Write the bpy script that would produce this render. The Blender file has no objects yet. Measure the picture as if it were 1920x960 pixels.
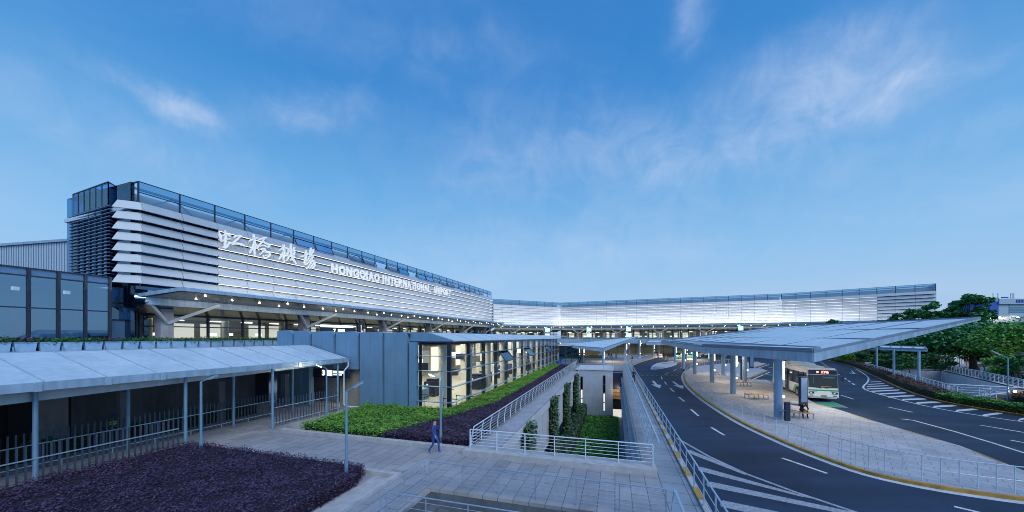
import bpy, bmesh, math, random
import numpy as np
from mathutils import Vector, Matrix
R = math.radians
rng = random.Random(7)
nr = np.random.default_rng(11)
SC = bpy.context.scene
COL = SC.collection

# ---------------------------------------------------------------- camera
F = 640.0            # focal length in photo pixels (1920 wide)
EYE = 6.0            # eye height in metres
cam = bpy.data.objects.new('camera', bpy.data.cameras.new('camera'))
COL.objects.link(cam)
cam.data.sensor_width = 36.0
cam.data.lens = 36.0 * F / 1920.0
cam.data.shift_y = 152.0 / 1920.0
cam.data.clip_start = 0.1
cam.data.clip_end = 6000.0
cam.location = (0, 0, EYE)
cam.rotation_euler = (R(90), 0, 0)
SC.camera = cam

# ---------------------------------------------------------------- view / render
SC.view_settings.view_transform = 'Standard'
SC.view_settings.look = 'None'
SC.view_settings.exposure = 0.35
SC.view_settings.gamma = 1.0
SC.view_settings.use_curve_mapping = False
SC.render.engine = 'CYCLES'
cy = SC.cycles
cy.use_denoising = True
cy.filter_width = 0.95
cy.max_bounces = 7
cy.diffuse_bounces = 3
cy.glossy_bounces = 3
cy.transmission_bounces = 4
cy.transparent_max_bounces = 14
cy.sample_clamp_indirect = 3.0
cy.caustics_reflective = False
cy.caustics_refractive = False

# ---------------------------------------------------------------- sun
SUN_EL, SUN_AZ = 44.0, 150.0            # azimuth clockwise from +Y: behind the camera
sun = bpy.data.objects.new('sun', bpy.data.lights.new('sun', 'SUN'))
COL.objects.link(sun)
sun.data.energy = 1.5
sun.data.angle = R(45)
sun.data.color = (.93, .97, 1.0)
sd = Vector((math.sin(R(SUN_AZ)) * math.cos(R(SUN_EL)), math.cos(R(SUN_AZ)) * math.cos(R(SUN_EL)), math.sin(R(SUN_EL))))
sun.rotation_euler = (-sd).to_track_quat('-Z', 'Y').to_euler()

# ---------------------------------------------------------------- world: sky and wispy cloud, all by direction
W = bpy.data.worlds.new('World'); SC.world = W; W.use_nodes = True
nt = W.node_tree; nt.nodes.clear()
def N(t, **kw):
    n = nt.nodes.new(t)
    for k, v in kw.items(): setattr(n, k, v)
    return n
def L(a, b): nt.links.new(a, b)
def mth(op, a, b=None, c=None):
    n = N('ShaderNodeMath', operation=op)
    for i, x in enumerate((a, b, c)):
        if x is None: continue
        if isinstance(x, (int, float)): n.inputs[i].default_value = x
        else: L(x, n.inputs[i])
    return n.outputs[0]
tc = N('ShaderNodeTexCoord'); D = tc.outputs['Generated']
sep = N('ShaderNodeSeparateXYZ'); L(D, sep.inputs[0])
zz = mth('MAXIMUM', sep.outputs[2], 0.0)
ramp = N('ShaderNodeValToRGB'); L(zz, ramp.inputs[0])
cr = ramp.color_ramp
stops = [(0.0, (.42, .565, .775)), (.08, (.39, .58, .82)), (.20, (.275, .55, .855)), (.36, (.145, .43, .80)), (.56, (.040, .26, .67)), (1.0, (.03, .16, .52))]
cr.elements[0].position = 0.0; cr.elements[0].color = (*stops[0][1], 1)
cr.elements[1].position = 1.0; cr.elements[1].color = (*stops[-1][1], 1)
for p, c in stops[1:-1]:
    e = cr.elements.new(p); e.color = (*c, 1)
sky = N('ShaderNodeTexSky', sky_type='NISHITA')
sky.sun_disc = False; sky.sun_elevation = R(SUN_EL); sky.sun_rotation = R(SUN_AZ)
sky.air_density = 1.0; sky.dust_density = 0.6; sky.ozone_density = 3.0
skym = N('ShaderNodeMix', data_type='RGBA', blend_type='MULTIPLY'); skym.inputs[0].default_value = 1
L(sky.outputs[0], skym.inputs[6]); skym.inputs[7].default_value = (.085, .105, .13, 1)
base = N('ShaderNodeMix', data_type='RGBA'); base.inputs[0].default_value = 0.12
L(ramp.outputs[0], base.inputs[6]); L(skym.outputs[2], base.inputs[7])
# cloud plane projection
den = mth('ADD', zz, 0.16)
px_ = mth('DIVIDE', sep.outputs[0], den); py_ = mth('DIVIDE', sep.outputs[1], den)
cmb = N('ShaderNodeCombineXYZ'); L(px_, cmb.inputs[0]); L(py_, cmb.inputs[1])
mp = N('ShaderNodeMapping'); L(cmb.outputs[0], mp.inputs[0]); mp.inputs['Rotation'].default_value = (0, 0, R(-28)); mp.inputs['Scale'].default_value = (.8, 1.9, 1)
mp.inputs['Location'].default_value = (3.1, 1.7, 0)
n1 = N('ShaderNodeTexNoise'); L(mp.outputs[0], n1.inputs['Vector']); n1.inputs['Scale'].default_value = .62; n1.inputs['Detail'].default_value = 6; n1.inputs['Roughness'].default_value = .55; n1.inputs['Distortion'].default_value = .5
r1 = N('ShaderNodeMapRange', interpolation_type='SMOOTHSTEP'); L(n1.outputs[0], r1.inputs[0]); r1.inputs[1].default_value = .40; r1.inputs[2].default_value = .72; r1.inputs[4].default_value = .17
n2 = N('ShaderNodeTexNoise'); L(D, n2.inputs['Vector']); n2.inputs['Scale'].default_value = 11; n2.inputs['Detail'].default_value = 8; n2.inputs['Roughness'].default_value = .6; n2.inputs['Distortion'].default_value = .7
soft = r1.outputs[0]
def pix_dir(px, py):
    v = Vector(((px - 960) / F, 1.0, (632 - py) / F)); return v.normalized()
# warped direction for the cloud banks
nw = N('ShaderNodeTexNoise'); L(D, nw.inputs['Vector']); nw.inputs['Scale'].default_value = 5.0; nw.inputs['Detail'].default_value = 7; nw.inputs['Roughness'].default_value = .62
wv = N('ShaderNodeVectorMath', operation='SUBTRACT'); L(nw.outputs['Color'], wv.inputs[0]); wv.inputs[1].default_value = (.5, .5, .5)
ws = N('ShaderNodeVectorMath', operation='SCALE'); L(wv.outputs[0], ws.inputs[0]); ws.inputs['Scale'].default_value = .17
wd = N('ShaderNodeVectorMath', operation='ADD'); L(D, wd.inputs[0]); L(ws.outputs[0], wd.inputs[1])
bank = None
for (x, y, sx, sz, amt) in [(1590, 120, .13, .06, .36), (1480, 120, .11, .05, .24), (1630, 210, .10, .05, .36), (1480, 250, .16, .035, .22), (1550, 180, .13, .05, .26), (1720, 150, .07, .02, .25), (345, 182, .06, .022, .50), (260, 165, .07, .02, .26), (570, 212, .08, .03, .34),
                            (200, 250, .18, .05, .22), (1285, 30, .03, .05, .40), (880, 95, .16, .03, .10), (1000, 300, .35, .09, .22), (640, 190, .08, .03, .25), (1240, 300, .10, .08, .22), (1050, 470, .6, .10, .28), (1830, 250, .12, .03, .2)]:
    d0 = pix_dir(x, y)
    sb = N('ShaderNodeVectorMath', operation='SUBTRACT'); L(wd.outputs[0], sb.inputs[0]); sb.inputs[1].default_value = d0
    # axes: along the horizon, and up
    ax = Vector((d0.y, -d0.x, 0)).normalized(); up = ax.cross(d0).normalized()
    da = N('ShaderNodeVectorMath', operation='DOT_PRODUCT'); L(sb.outputs[0], da.inputs[0]); da.inputs[1].default_value = ax / sx
    db = N('ShaderNodeVectorMath', operation='DOT_PRODUCT'); L(sb.outputs[0], db.inputs[0]); db.inputs[1].default_value = up / sz
    q = mth('ADD', mth('MULTIPLY', da.outputs['Value'], da.outputs['Value']), mth('MULTIPLY', db.outputs['Value'], db.outputs['Value']))
    g = mth('MULTIPLY', mth('EXPONENT', mth('MULTIPLY', q, -1.0)), amt)
    bank = g if bank is None else mth('ADD', bank, g)
fine = N('ShaderNodeMapRange'); L(n2.outputs[0], fine.inputs[0]); fine.inputs[1].default_value = .36; fine.inputs[2].default_value = .66; fine.inputs[3].default_value = .45; fine.inputs[4].default_value = 1.25
amount = mth('MINIMUM', mth('MULTIPLY', mth('ADD', soft, bank), fine.outputs[0]), .8)
cl = N('ShaderNodeMix', data_type='RGBA'); L(amount, cl.inputs[0]); L(base.outputs[2], cl.inputs[6]); cl.inputs[7].default_value = (.50, .63, .87, 1)
bg = N('ShaderNodeBackground'); bg.inputs[1].default_value = 0.80; L(cl.outputs[2], bg.inputs[0])
out = N('ShaderNodeOutputWorld'); L(bg.outputs[0], out.inputs[0])
SKYBG = bg

# ---------------------------------------------------------------- frames
_n = math.hypot(.3016, 1); A = Vector((.3016 / _n, 1 / _n, 0)); B = Vector((A.y, -A.x, 0))
UP = Vector((0, 0, 1))
def P(u, v, z=0.0): return A * u + B * v + UP * z                     # plaza frame: u away along the walkway, v to the right
_f = math.hypot(.36, 1); FT = Vector((.36 / _f, 1 / _f, 0)); FN = Vector((FT.y, -FT.x, 0))
def FP(y, d, z): return Vector((-50.94 + .36 * y, y, 0)) + FN * d + UP * z   # main facade frame: y depth, d out from the facade
def G(px, py, z=0.0):                                                 # photo pixel -> point on a level
    Y = (EYE - z) * F / (py - 632.0); return Vector(((px - 960) / F * Y, Y, z))
def UV(p): return p.dot(A), p.dot(B)

# ---------------------------------------------------------------- materials
MATS = {}
def mat(name, col, rough=.6, metal=0.0, var=.12, scale=3.0, bump=0.0, bscale=40.0, emis=None, estr=0.0, spec=.5, stain=0.0):
    m = bpy.data.materials.new(name); m.use_nodes = True; t = m.node_tree; b = t.nodes['Principled BSDF']
    b.inputs['Roughness'].default_value = rough; b.inputs['Metallic'].default_value = metal
    b.inputs['Specular IOR Level'].default_value = spec
    if emis:
        b.inputs['Base Color'].default_value = (*col, 1)
        b.inputs['Emission Color'].default_value = (*emis, 1); b.inputs['Emission Strength'].default_value = estr
    else:
        g = t.nodes.new('ShaderNodeNewGeometry')
        n = t.nodes.new('ShaderNodeTexNoise'); n.inputs['Scale'].default_value = scale; n.inputs['Detail'].default_value = 5
        t.links.new(g.outputs['Position'], n.inputs['Vector'])
        mr = t.nodes.new('ShaderNodeMapRange'); mr.inputs[1].default_value = .3; mr.inputs[2].default_value = .7
        mr.inputs[3].default_value = 1 - var; mr.inputs[4].default_value = 1 + var
        t.links.new(n.outputs[0], mr.inputs[0])
        fac = mr.outputs[0]
        if stain:
            w = t.nodes.new('ShaderNodeTexNoise'); w.inputs['Scale'].default_value = 1.0; w.inputs['Detail'].default_value = 6
            mpn = t.nodes.new('ShaderNodeMapping'); mpn.inputs['Scale'].default_value = (4, 4, .5)
            t.links.new(g.outputs['Position'], mpn.inputs[0]); t.links.new(mpn.outputs[0], w.inputs['Vector'])
            m2 = t.nodes.new('ShaderNodeMapRange'); m2.inputs[1].default_value = .35; m2.inputs[2].default_value = .7; m2.inputs[3].default_value = 1 - stain; m2.inputs[4].default_value = 1.05
            t.links.new(w.outputs[0], m2.inputs[0])
            mm = t.nodes.new('ShaderNodeMath'); mm.operation = 'MULTIPLY'; t.links.new(fac, mm.inputs[0]); t.links.new(m2.outputs[0], mm.inputs[1]); fac = mm.outputs[0]
        sc = t.nodes.new('ShaderNodeVectorMath'); sc.operation = 'SCALE'; sc.inputs[0].default_value = col
        t.links.new(fac, sc.inputs['Scale']); t.links.new(sc.outputs[0], b.inputs['Base Color'])
        if bump:
            nb = t.nodes.new('ShaderNodeTexNoise'); nb.inputs['Scale'].default_value = bscale; nb.inputs['Detail'].default_value = 3
            t.links.new(g.outputs['Position'], nb.inputs['Vector'])
            bp = t.nodes.new('ShaderNodeBump'); bp.inputs['Strength'].default_value = bump; bp.inputs['Distance'].default_value = .02
            t.links.new(nb.outputs[0], bp.inputs['Height']); t.links.new(bp.outputs[0], b.inputs['Normal'])
    MATS[name] = m; return m
def glass(name, tint, rough=.03, refl=.0, ior=1.5, coat=(.85, .93, 1)):
    m = bpy.data.materials.new(name); m.use_nodes = True; t = m.node_tree; t.nodes.clear()
    o = t.nodes.new('ShaderNodeOutputMaterial'); mx = t.nodes.new('ShaderNodeMixShader')
    tr = t.nodes.new('ShaderNodeBsdfTransparent'); tr.inputs[0].default_value = (*tint, 1)
    gl = t.nodes.new('ShaderNodeBsdfGlossy'); gl.inputs['Roughness'].default_value = rough; gl.inputs[0].default_value = (*coat, 1)
    fr = t.nodes.new('ShaderNodeFresnel'); fr.inputs[0].default_value = ior
    ad = t.nodes.new('ShaderNodeMath'); ad.operation = 'ADD'; ad.use_clamp = True; ad.inputs[1].default_value = refl
    t.links.new(fr.outputs[0], ad.inputs[0]); t.links.new(ad.outputs[0], mx.inputs[0])
    t.links.new(tr.outputs[0], mx.inputs[1]); t.links.new(gl.outputs[0], mx.inputs[2]); t.links.new(mx.outputs[0], o.inputs[0])
    MATS[name] = m; return m
def brick(name, c1, c2, mortar, bw, bh, msize=.012, rough=.75, offset=.5, var=.12, rot=None):
    m = bpy.data.materials.new(name); m.use_nodes = True; t = m.node_tree; b = t.nodes['Principled BSDF']
    b.inputs['Roughness'].default_value = rough
    g = t.nodes.new('ShaderNodeNewGeometry'); mpn = t.nodes.new('ShaderNodeMapping')
    mpn.vector_type = 'TEXTURE'
    mpn.inputs['Rotation'].default_value = (0, 0, math.atan2(A.y, A.x) if rot is None else rot)
    t.links.new(g.outputs['Position'], mpn.inputs[0])
    k = t.nodes.new('ShaderNodeTexBrick'); k.offset = offset; k.inputs['Scale'].default_value = 1.0
    k.inputs['Color1'].default_value = (*c1, 1); k.inputs['Color2'].default_value = (*c2, 1); k.inputs['Mortar'].default_value = (*mortar, 1)
    k.inputs['Mortar Size'].default_value = msize; k.inputs['Brick Width'].default_value = bw; k.inputs['Row Height'].default_value = bh; k.inputs['Bias'].default_value = 0
    t.links.new(mpn.outputs[0], k.inputs['Vector'])
    n = t.nodes.new('ShaderNodeTexNoise'); n.inputs['Scale'].default_value = .55; n.inputs['Detail'].default_value = 8; n.inputs['Roughness'].default_value = .65
    t.links.new(g.outputs['Position'], n.inputs['Vector'])
    mr = t.nodes.new('ShaderNodeMapRange'); mr.inputs[1].default_value = .3; mr.inputs[2].default_value = .7; mr.inputs[3].default_value = 1 - var; mr.inputs[4].default_value = 1 + var
    t.links.new(n.outputs[0], mr.inputs[0])
    sc = t.nodes.new('ShaderNodeVectorMath'); sc.operation = 'SCALE'; t.links.new(k.outputs['Color'], sc.inputs[0]); t.links.new(mr.outputs[0], sc.inputs['Scale'])
    t.links.new(sc.outputs[0], b.inputs['Base Color'])
    n3 = t.nodes.new('ShaderNodeMapRange'); t.links.new(n.outputs[0], n3.inputs[0]); n3.inputs[3].default_value = rough - .12; n3.inputs[4].default_value = rough + .1
    t.links.new(n3.outputs[0], b.inputs['Roughness'])
    MATS[name] = m; return m
def leafmat(name, c1, c2, rough=.55, trans=.15):
    m = bpy.data.materials.new(name); m.use_nodes = True; t = m.node_tree; b = t.nodes['Principled BSDF']
    g = t.nodes.new('ShaderNodeNewGeometry'); r = t.nodes.new('ShaderNodeMix'); r.data_type = 'RGBA'
    n = t.nodes.new('ShaderNodeTexNoise'); n.inputs['Scale'].default_value = 1.1; n.inputs['Detail'].default_value = 3; t.links.new(g.outputs['Position'], n.inputs['Vector'])
    mm = t.nodes.new('ShaderNodeMath'); mm.operation = 'MULTIPLY_ADD'; t.links.new(n.outputs[0], mm.inputs[0]); mm.inputs[1].default_value = 1.4
    m3 = t.nodes.new('ShaderNodeMath'); m3.operation = 'MULTIPLY_ADD'; t.links.new(g.outputs['Random Per Island'], m3.inputs[0]); m3.inputs[1].default_value = .8; m3.inputs[2].default_value = -.6
    t.links.new(m3.outputs[0], mm.inputs[2]); mm.use_clamp = True
    r.inputs[6].default_value = (*c1, 1); r.inputs[7].default_value = (*c2, 1); t.links.new(mm.outputs[0], r.inputs[0])
    t.links.new(r.outputs[2], b.inputs['Base Color']); b.inputs['Roughness'].default_value = rough; b.inputs['Specular IOR Level'].default_value = .35
    MATS[name] = m; return m

def asphalt_detail(m):
    # worn tracks, resurfaced patches and stone speckle on top of the broad mottling
    t = m.node_tree; b = t.nodes['Principled BSDF']; src = b.inputs['Base Color'].links[0].from_socket
    g = t.nodes.new('ShaderNodeNewGeometry')
    def noise(scale, det, sx=1, sy=1, rot=0):
        mp_ = t.nodes.new('ShaderNodeMapping'); mp_.inputs['Scale'].default_value = (sx, sy, 1); mp_.inputs['Rotation'].default_value = (0, 0, rot)
        n = t.nodes.new('ShaderNodeTexNoise'); n.inputs['Scale'].default_value = scale; n.inputs['Detail'].default_value = det
        t.links.new(g.outputs['Position'], mp_.inputs[0]); t.links.new(mp_.outputs[0], n.inputs['Vector']); return n.outputs[0]
    def rng_(s, a, b_, c, d):
        r = t.nodes.new('ShaderNodeMapRange'); t.links.new(s, r.inputs[0])
        for i, v in enumerate((a, b_, c, d)): r.inputs[i + 1].default_value = v
        return r.outputs[0]
    v = t.nodes.new('ShaderNodeTexVoronoi'); v.inputs['Scale'].default_value = .11; t.links.new(g.outputs['Position'], v.inputs['Vector'])
    sp = t.nodes.new('ShaderNodeSeparateColor'); t.links.new(v.outputs['Color'], sp.inputs[0])
    fs = [rng_(noise(.8, 4, .12, 1.2, R(17)), .35, .65, .84, 1.18), rng_(noise(45, 2), .3, .7, .75, 1.3), rng_(sp.outputs[0], 0, 1, .92, 1.08)]
    cur = src
    for f in fs:
        s_ = t.nodes.new('ShaderNodeVectorMath'); s_.operation = 'SCALE'; t.links.new(cur, s_.inputs[0]); t.links.new(f, s_.inputs['Scale']); cur = s_.outputs[0]
    t.links.new(cur, b.inputs['Base Color'])
mat('asphalt', (.0155, .0345, .071), .72, var=.32, scale=.22, bump=.3, bscale=60, spec=.3)
asphalt_detail(MATS['asphalt'])
mat('ground', (.050, .055, .065), .9, var=.2, scale=.1)
brick('paving', (.335, .335, .36), (.27, .275, .30), (.13, .135, .16), 1.2, .6, .016, var=.2)
brick('walk_paving', (.31, .35, .40), (.26, .30, .35), (.13, .15, .18), .9, .9, .02, offset=0, var=.2)
brick('island_paving', (.43, .44, .47), (.36, .37, .41), (.19, .20, .24), .9, .45, .016, var=.22, rot=math.atan2(A.y, A.x) + R(62))
mat('gutter_paint', (.55, .58, .64), .7, var=.15)
mat('kerb', (.42, .42, .44), .8, var=.15, scale=3, bump=.2)
mat('yellow', (.42, .24, .045), .6, var=.3, scale=2.5)
mat('black_paint', (.03, .03, .035), .6, var=.3, scale=2.5)
mat('road_white', (.62, .64, .68), .6, var=.22, scale=4)
mat('worn_white', (.30, .33, .38), .7, var=.35, scale=9)
mat('road_green', (.04, .26, .20), .7, var=.2)
mat('roof_metal', (.58, .70, .78), .38, .15, var=.08, scale=.6, stain=.10)
mat('seam', (.17, .24, .33), .5)
mat('seam_light', (.36, .46, .58), .5)
mat('fascia', (.34, .50, .66), .42, .2, var=.12, scale=.8, stain=.22)
mat('clad', (.155, .295, .45), .45, .15, var=.07, scale=.7, stain=.06)
mat('louvre', (.50, .55, .60), .42, .25, var=.04, scale=.8)
mat('soffit', (.36, .33, .30), .20, .75, var=.08, scale=.5)
mat('dark_frame', (.030, .045, .075), .4, .3)
mat('fin_blue', (.15, .26, .42), .4, .3)
mat('white_paint', (.60, .70, .80), .4, var=.06)
mat('steel', (.42, .58, .74), .35, .5, var=.08)
mat('wire', (.30, .42, .58), .4, .4)
mat('pole', (.20, .36, .52), .4, .3, var=.08)
mat('column', (.28, .42, .58), .5, .1, var=.06, scale=1.2, stain=.1)
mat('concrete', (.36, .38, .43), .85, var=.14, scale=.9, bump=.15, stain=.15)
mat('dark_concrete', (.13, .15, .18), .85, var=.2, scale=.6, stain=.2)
mat('pit_wall', (.60, .63, .68), .75, var=.08, scale=.7, stain=.14)
mat('block_wall', (.40, .46, .55), .7, var=.08, scale=.7, stain=.1)
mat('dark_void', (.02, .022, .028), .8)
mat('fence_slat', (.058, .088, .145), .45, .3)
mat('wood', (.48, .28, .12), .55, var=.25, scale=6)
mat('interior_wall', (.26, .245, .21), .7, var=.1)
mat('interior_floor', (.55, .53, .48), .35, var=.08)
mat('interior_ceiling', (.16, .16, .16), .7)
mat('interior_col', (.72, .72, .70), .5)
mat('hangar', (.52, .66, .80), .5, .2, var=.05)
lampmat_ = mat('sign_white', (.86, .86, .86), .4, emis=(.92, .95, 1), estr=.10)
mat('navy', (.022, .032, .075), .4, .2)
mat('bark', (.055, .045, .038), .9, var=.3, scale=6)
mat('soil', (.06, .045, .035), .95, var=.3)
mat('planter', (.30, .46, .64), .55, var=.12)
mat('brickwork', (.22, .11, .08), .8, var=.25, scale=8)
mat('skin', (.45, .27, .19), .55)
mat('hair', (.015, .013, .013), .5)
mat('suit', (.012, .014, .02), .8)
mat('blue_cloth', (.02, .07, .28), .8)
mat('hivis', (.40, .75, .10), .6)
mat('red_cloth', (.30, .03, .04), .8)
mat('grey_cloth', (.14, .15, .18), .8)
mat('tyre', (.012, .012, .013), .8)
mat('bus_white', (.86, .90, .92), .25, var=.04)
mat('bus_green', (.05, .42, .14), .3)
mat('car_glass', (.01, .013, .017), .06, var=.0, spec=.8)
mat('red_paint', (.42, .02, .02), .3); mat('blue_paint', (.02, .16, .42), .25); mat('green_paint', (.10, .30, .22), .25); mat('white_car', (.7, .72, .74), .25); mat('silver', (.40, .43, .46), .25, .6)
mat('office_blue', (.02, .09, .42), .4); mat('office_wall', (.35, .48, .58), .5); mat('office_glass', (.05, .22, .30), .1, spec=.8)
def lampmat(name, c, s): return mat(name, (.8, .8, .8), .5, emis=c, estr=s)
lampmat('led', (1.0, .93, .86), 1.05)
lampmat('downlight', (1.0, .88, .70), 16.0)
lampmat('tube', (1.0, .93, .78), 5.0)
lampmat('lamp_lit', (1.0, .90, .74), 40.0)
lampmat('column_lit', (1.0, .86, .66), 7.0)
lampmat('sign_lit', (.92, 1.0, .95), 1.3)
lampmat('sign_green', (.15, .95, .55), 1.6)
lampmat('red_led', (1.0, .16, .10), 3.0)
lampmat('panel_lit', (1.0, .93, .80), .55)
lampmat('board_lit', (.80, 1.0, .90), .42)
mat('pale_rail', (.58, .72, .84), .4, .2)
lampmat('screen_blue', (.25, .45, 1.0), 1.8)
glass('glass', (.70, .78, .80), refl=.02)
glass('hall_glass', (.90, .95, .92), ior=1.30)
glass('blue_glass', (.34, .55, .72), refl=.06, coat=(.62, .82, 1))
glass('clear_glass', (.62, .80, .94), refl=.08, coat=(.7, .88, 1))
glass('pavilion_glass', (.34, .52, .74), refl=.34, coat=(.45, .74, 1.0))
glass('dark_glass', (.10, .18, .28), refl=.16, coat=(.45, .72, 1))
leafmat('purple_leaf', (.018, .012, .036), (.105, .064, .145))
leafmat('green_leaf', (.06, .21, .02), (.22, .46, .06))
leafmat('dark_leaf', (.02, .09, .03), (.06, .21, .05))
leafmat('pit_leaf', (.04, .20, .02), (.12, .40, .05))
leafmat('vine_leaf', (.035, .085, .05), (.11, .20, .09))
leafmat('red_leaf', (.06, .06, .03), (.20, .075, .06))
leafmat('tree_leaf', (.025, .14, .06), (.09, .32, .10))
leafmat('lime_leaf', (.05, .19, .04), (.17, .42, .07))
leafmat('blossom', (.35, .03, .28), (.55, .08, .45))
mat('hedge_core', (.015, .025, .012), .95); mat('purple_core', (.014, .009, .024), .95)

# ---------------------------------------------------------------- objects
def tag(o, label=None, cat=None, group=None, kind=None):
    if label: o['label'] = label
    if cat: o['category'] = cat
    if group: o['group'] = group
    if kind: o['kind'] = kind
    return o
def thing(name, label, cat, loc=(0, 0, 0), group=None):
    o = bpy.data.objects.new(name, None); COL.objects.link(o); o.location = Vector(loc); o.empty_display_size = .3
    o['label'] = label; o['category'] = cat
    if group: o['group'] = group
    return o
def link(name, me, m, parent=None, loc=None):
    if m is not None and not me.materials: me.materials.append(MATS[m] if isinstance(m, str) else m)
    o = bpy.data.objects.new(name, me); COL.objects.link(o)
    if loc is not None: o.location = loc
    if parent is not None:
        o.parent = parent
        if parent.type == 'EMPTY': o.matrix_parent_inverse = Matrix.Translation(-parent.location)
    return o
def structure(o): o['kind'] = 'structure'; return o
def dup_tree(src, parent=None):
    c = src.copy(); COL.objects.link(c)
    if parent is not None: c.parent = parent
    for ch in list(src.children): dup_tree(ch, c)
    return c
class MB:
    """collects faces and links them as ONE mesh object"""
    def __init__(s): s.v = []; s.f = []; s.mi = []; s.cur = 0
    def add(s, vs, fs):
        o = len(s.v); s.v += [tuple(x) for x in vs]; s.f += [tuple(i + o for i in f) for f in fs]; s.mi += [s.cur] * len(fs); return s
    def hexa(s, p):   # 8 corners: bottom 0-3 ccw, top 4-7
        return s.add(p, [(3, 2, 1, 0), (4, 5, 6, 7), (0, 1, 5, 4), (1, 2, 6, 5), (2, 3, 7, 6), (3, 0, 4, 7)])
    def box(s, lo, hi):
        x0, y0, z0 = lo; x1, y1, z1 = hi
        return s.hexa([(x0, y0, z0), (x1, y0, z0), (x1, y1, z0), (x0, y1, z0), (x0, y0, z1), (x1, y0, z1), (x1, y1, z1), (x0, y1, z1)])
    def fbox(s, fn, a, b, c, d, z0, z1):  # box in a frame fn(p,q,z)
        p = [fn(a, c, z0), fn(b, c, z0), fn(b, d, z0), fn(a, d, z0), fn(a, c, z1), fn(b, c, z1), fn(b, d, z1), fn(a, d, z1)]
        return s.hexa(p)
    def beam(s, p0, p1, w, h, up=UP):
        p0 = Vector(p0); p1 = Vector(p1); d = (p1 - p0).normalized()
        x = d.cross(up)
        if x.length < 1e-4: x = Vector((1, 0, 0))
        x.normalize(); y = x.cross(d).normalized(); x *= w / 2; y *= h / 2
        return s.hexa([p0 - x - y, p0 + x - y, p1 + x - y, p1 - x - y, p0 - x + y, p0 + x + y, p1 + x + y, p1 - x + y])
    def tube(s, p0, p1, r0, r1=None, n=8, caps=True):
        r1 = r0 if r1 is None else r1; p0 = Vector(p0); p1 = Vector(p1); d = (p1 - p0).normalized()
        x = d.orthogonal().normalized(); y = d.cross(x)
        vs = []
        for p, r in ((p0, r0), (p1, r1)):
            for i in range(n):
                a = 2 * math.pi * i / n; vs.append(p + (x * math.cos(a) + y * math.sin(a)) * r)
        fs = [(i, (i + 1) % n, n + (i + 1) % n, n + i) for i in range(n)]
        if caps: fs += [tuple(range(n - 1, -1, -1)), tuple(range(n, 2 * n))]
        return s.add(vs, fs)
    def path(s, pts, r, n=6):
        for a, b in zip(pts, pts[1:]): s.tube(a, b, r, n=n)
        return s
    def prism(s, poly, z0, z1=None):   # poly: list of Vectors (xy), vertical extrusion
        n = len(poly); vs = [(p[0], p[1], z0) for p in poly] + [(p[0], p[1], z1) for p in poly]
        ar = sum(poly[i][0] * poly[(i + 1) % n][1] - poly[(i + 1) % n][0] * poly[i][1] for i in range(n))
        if ar < 0: vs = vs[:n][::-1] + vs[n:][::-1]
        fs = [tuple(range(n - 1, -1, -1)), tuple(range(n, 2 * n))] + [(i, (i + 1) % n, n + (i + 1) % n, n + i) for i in range(n)]
        return s.add(vs, fs)
    def slab(s, top, th):              # top: list of 3D points; thick downwards
        n = len(top); t = [Vector(p) for p in top]; th = th if isinstance(th, (list, tuple)) else [th] * n
        bt = [p - UP * h for p, h in zip(t, th)]
        fs = [tuple(range(n)), tuple(range(2 * n - 1, n - 1, -1))] + [(i, n + i, n + (i + 1) % n, (i + 1) % n) for i in range(n)]
        return s.add(t + bt, fs)
    def quad(s, a, b, c, d): return s.add([a, b, c, d], [(0, 1, 2, 3)])
    def poly(s, pts): return s.add(pts, [tuple(range(len(pts)))])
    def ball(s, c, r, n=8, sx=1, sy=1, sz=1):
        c = Vector(c); vs = []; fs = []; m = n // 2 + 1
        for j in range(m + 1):
            t = math.pi * j / m
            for i in range(n):
                a = 2 * math.pi * i / n; vs.append(c + Vector((math.sin(t) * math.cos(a) * r * sx, math.sin(t) * math.sin(a) * r * sy, math.cos(t) * r * sz)))
        for j in range(m):
            for i in range(n): fs.append((j * n + i, j * n + (i + 1) % n, (j + 1) * n + (i + 1) % n, (j + 1) * n + i))
        return s.add(vs, fs)
    def mesh(s, name, fix=True):
        me = bpy.data.meshes.new(name); me.from_pydata(s.v, [], s.f)
        if fix:
            bm = bmesh.new(); bm.from_mesh(me); bmesh.ops.recalc_face_normals(bm, faces=bm.faces); bm.to_mesh(me); bm.free()
        if any(s.mi): me.polygons.foreach_set('material_index', s.mi)
        me.update(); return me
    def build(s, name, m, parent=None, loc=None, fix=True, smooth=False):
        me = s.mesh(name, fix)
        ms = m if isinstance(m, (list, tuple)) else [m]
        for k in ms: me.materials.append(MATS[k])
        if smooth: me.polygons.foreach_set('use_smooth', [True] * len(me.polygons))
        return link(name, me, None, parent, loc)
def holed(name, outer, holes, z, m, thick=0.0):
    """a level sheet with holes, as one mesh (optionally with depth)"""
    cu = bpy.data.curves.new(name, 'CURVE'); cu.dimensions = '2D'; cu.fill_mode = 'BOTH' if thick else 'FRONT'
    if thick: cu.extrude = thick / 2
    for lp in [outer] + holes:
        sp = cu.splines.new('POLY'); sp.points.add(len(lp) - 1); sp.use_cyclic_u = True
        for i, p in enumerate(lp): sp.points[i].co = (p[0], p[1], 0, 1)
    o = bpy.data.objects.new(name, cu); COL.objects.link(o)
    dg = bpy.context.evaluated_depsgraph_get()
    me = bpy.data.meshes.new_from_object(o.evaluated_get(dg)); bpy.data.objects.remove(o); bpy.data.curves.remove(cu)
    me.transform(Matrix.Translation((0, 0, z - thick / 2))); me.materials.clear()
    bm = bmesh.new(); bm.from_mesh(me); bmesh.ops.recalc_face_normals(bm, faces=bm.faces)
    if not thick:
        for f in bm.faces:
            if f.normal.z < 0: f.normal_flip()
    bm.to_mesh(me); bm.free()
    return link(name, me, m)
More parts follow.
